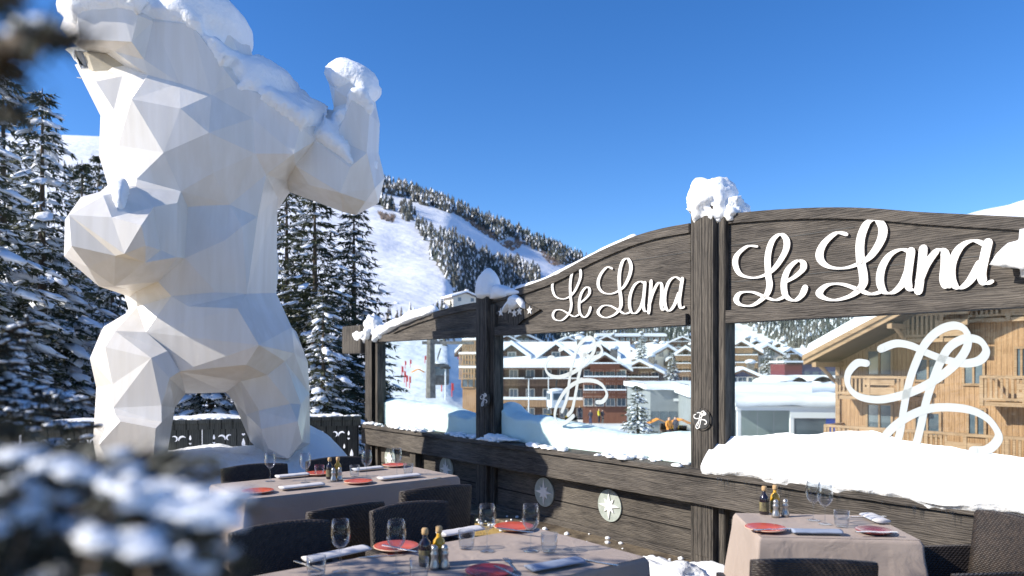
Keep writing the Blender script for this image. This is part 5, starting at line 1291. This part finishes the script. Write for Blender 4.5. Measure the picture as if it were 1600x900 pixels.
# ================================================================== NEAR FIR (left of the viewer), its branches reach in front of the lens
nf = empty('fir_tree', (-2.75, 1.95, 0), 0, 'near fir at the left, its blurred snowy branches closest to the viewer', 'tree')
F, N, T = fir_data(4.6, 1.25, 31, tiers=24, per=11, snow=.35, tuft=.07, zlow=.04)
def branch(F, N, T, pts, r, seed, needle=.026, twig=.16, snow=1.0, step=.009, up=.3):
    rn = random.Random(seed); P = [Vector(p) for p in spline(pts, 10)]; m = len(P)
    T.tube(P, [r*(1-.8*i/m) for i in range(m)], 6)
    def needles(a, b, k):
        L = (b-a).length; d = (b-a).normalized(); n = int(L/step*k)
        for i in range(n):
            c = a.lerp(b, (i+rn.random())/n); q = Vector((rn.gauss(0,1), rn.gauss(0,1), rn.gauss(.1,1))); q = (q-d*q.dot(d)).normalized()
            e_ = (q+d*.8).normalized()*needle*rn.uniform(.7, 1.2); s = e_.cross(d).normalized()*.0022
            F.add([c-s, c+s, c+e_], [[0,1,2]])
    for i in range(1, m):
        needles(P[i-1], P[i], 5)
        L_ = (P[i]-P[i-1]).length; k = 0
        t = i/m; d = (P[i]-P[i-1]).normalized(); sd = d.cross(Vector((0,0,1))).normalized()
        if rn.random() < L_/.035:
            for sg_ in (-1, 1):
                tw = twig*(1-t*.75)*rn.uniform(.6, 1.2); a = P[i]; b_ = a+(d*.7+sd*sg_*rn.uniform(.5, .9)+Vector((0,0,rn.uniform(-.35, .1)))).normalized()*tw
                needles(a, b_, 4); T.tube([a, b_], .003, 4)
                for q_ in range(3):
                    if rn.random() < snow: c_ = a.lerp(b_, rn.random()); lump(N, (c_.x, c_.y, c_.z+.004), .013*rn.uniform(.4, 1.5), .012*rn.uniform(.4, 1.5), .004, i, .8, 2, 1)
        for q_ in range(3):
            if rn.random() < .9*snow: c_ = P[i-1].lerp(P[i], rn.random()); lump(N, (c_.x+rn.gauss(0, .006), c_.y+rn.gauss(0, .006), c_.z+.007), .014*rn.uniform(.4, 1.5), .010*rn.uniform(.5, 1.3), .005, i+seed, .8, 2, 1)
def ray(u, v, Y, zo=-1.0): p = at(u, v, Y); return p
tr = Vector((-2.75, 1.95, 0))
def base_at(z): return tr+Vector((0, 0, z))
near = [  # (photo point, depth) lists of the branches, tip last
 [(-500,640,1.3), (-120,690,.95), (80,735,.80), (220,752,.74), (335,775,.70)],
 [(-500,560,1.2), (-60,690,.85), (90,742,.78), (200,800,.74), (262,850,.7)],
 [(-400,700,1.0), (-40,760,.75), (120,770,.70), (250,785,.68), (325,812,.66)],
 [(-400,760,1.0), (-40,820,.72), (80,845,.68), (190,880,.66), (230,915,.62)],
 [(-400,800,1.0), (-60,880,.7), (40,900,.64), (120,925,.6)],
 [(-400,620,1.1), (-80,700,.80), (30,705,.74), (110,730,.7), (180,772,.66)],
 [(-300,860,.9), (-30,800,.70), (70,810,.66), (150,835,.62), (205,860,.6)],
 [(-300,960,.9), (-30,930,.66), (60,900,.62), (140,905,.6)],
 [(-420,120,1.1), (-120,110,.80), (0,78,.70), (60,62,.66), (118,58,.64)],
 [(-420,260,1.1), (-140,230,.85), (-60,190,.78), (38,178,.74)],
 [(-420,-60,1.1), (-120,-30,.8), (-40,-10,.74), (10,-2,.7)],
]
F2 = MB(); N2 = sm(); T2 = sm()
for i, ln in enumerate(near):
    pts = [at(q[0]+(25 if i < 8 and j > 2 else 0), q[1]+(22 if i < 8 else 0), q[2]*(.66+.34*(j == 0))) for j, q in enumerate(ln)]; b0 = base_at(max(.3, min(4.2, pts[0].z+.1))); top = i >= 8
    branch(F2, N2, T2, [b0]+pts, .016, 50+i, snow=.02 if top else .26, twig=.04 if top else .16, step=.010)
mid = [[(-300,560,2.3),(-60,560,2.1),(30,600,2.0),(128,626,1.95)], [(-300,600,2.2),(-60,640,2.0),(40,655,1.95),(120,668,1.9)], [(-300,480,2.3),(-80,500,2.1),(-10,520,2.05),(48,506,2.0)],
       [(-300,560,2.2),(-60,600,2.0),(0,575,2.0),(30,568,1.98)], [(-300,620,2.1),(-80,620,2.0),(20,630,1.95),(75,640,1.9)], [(-300,700,2.0),(-60,690,1.9),(20,700,1.85),(95,692,1.8)], [(-300,480,2.3),(-100,540,2.1),(-30,545,2.0),(10,540,2.0)]]
for i, ln in enumerate(mid):
    pts = [at(*q) for q in ln]; b0 = base_at(max(.3, min(4.2, pts[0].z+.1)))
    branch(F2, N2, T2, [b0]+pts, .012, 80+i, needle=.026, snow=.7, twig=.22, step=.010)
for A, Bq in ((F, F2), (N, N2), (T, T2)):
    A.add([Vector(p)-tr for p in Bq.v], Bq.f)
F.build('crown', M['needle_near'], nf, recalc=False); N.smooth = True
for k_ in range(len(N.sm)): N.sm[k_] = True
N.build('snow', M['tree_snow'], nf, recalc=False); T.build('trunk', M['bark'], nf)

o2 = dup(fC, (-4.6, -2.0, 0), 1.0, 'unseen fir added left of and behind the viewer to shade the near branches'); o2.scale = (.95, .95, .9)  # unseen blocker tree, added to keep the sun off the near branches


mb = sm(); rn = random.Random(5)
for i in range(46):
    x = rn.uniform(.3, 2.9); h_ = rn.uniform(.02, .07); z_ = LED-.03
    mb.tube([(x, -.235, z_), (x+.002, -.236, z_-h_*.6), (x+.003, -.236, z_-h_)], [.006, .003, .0006], 6)
inw(mb.build('icicles', M['glass'], recalc=False), 'tiny icicles hanging from the lower edge of the right snow drift', 'icicles', kind='stuff')
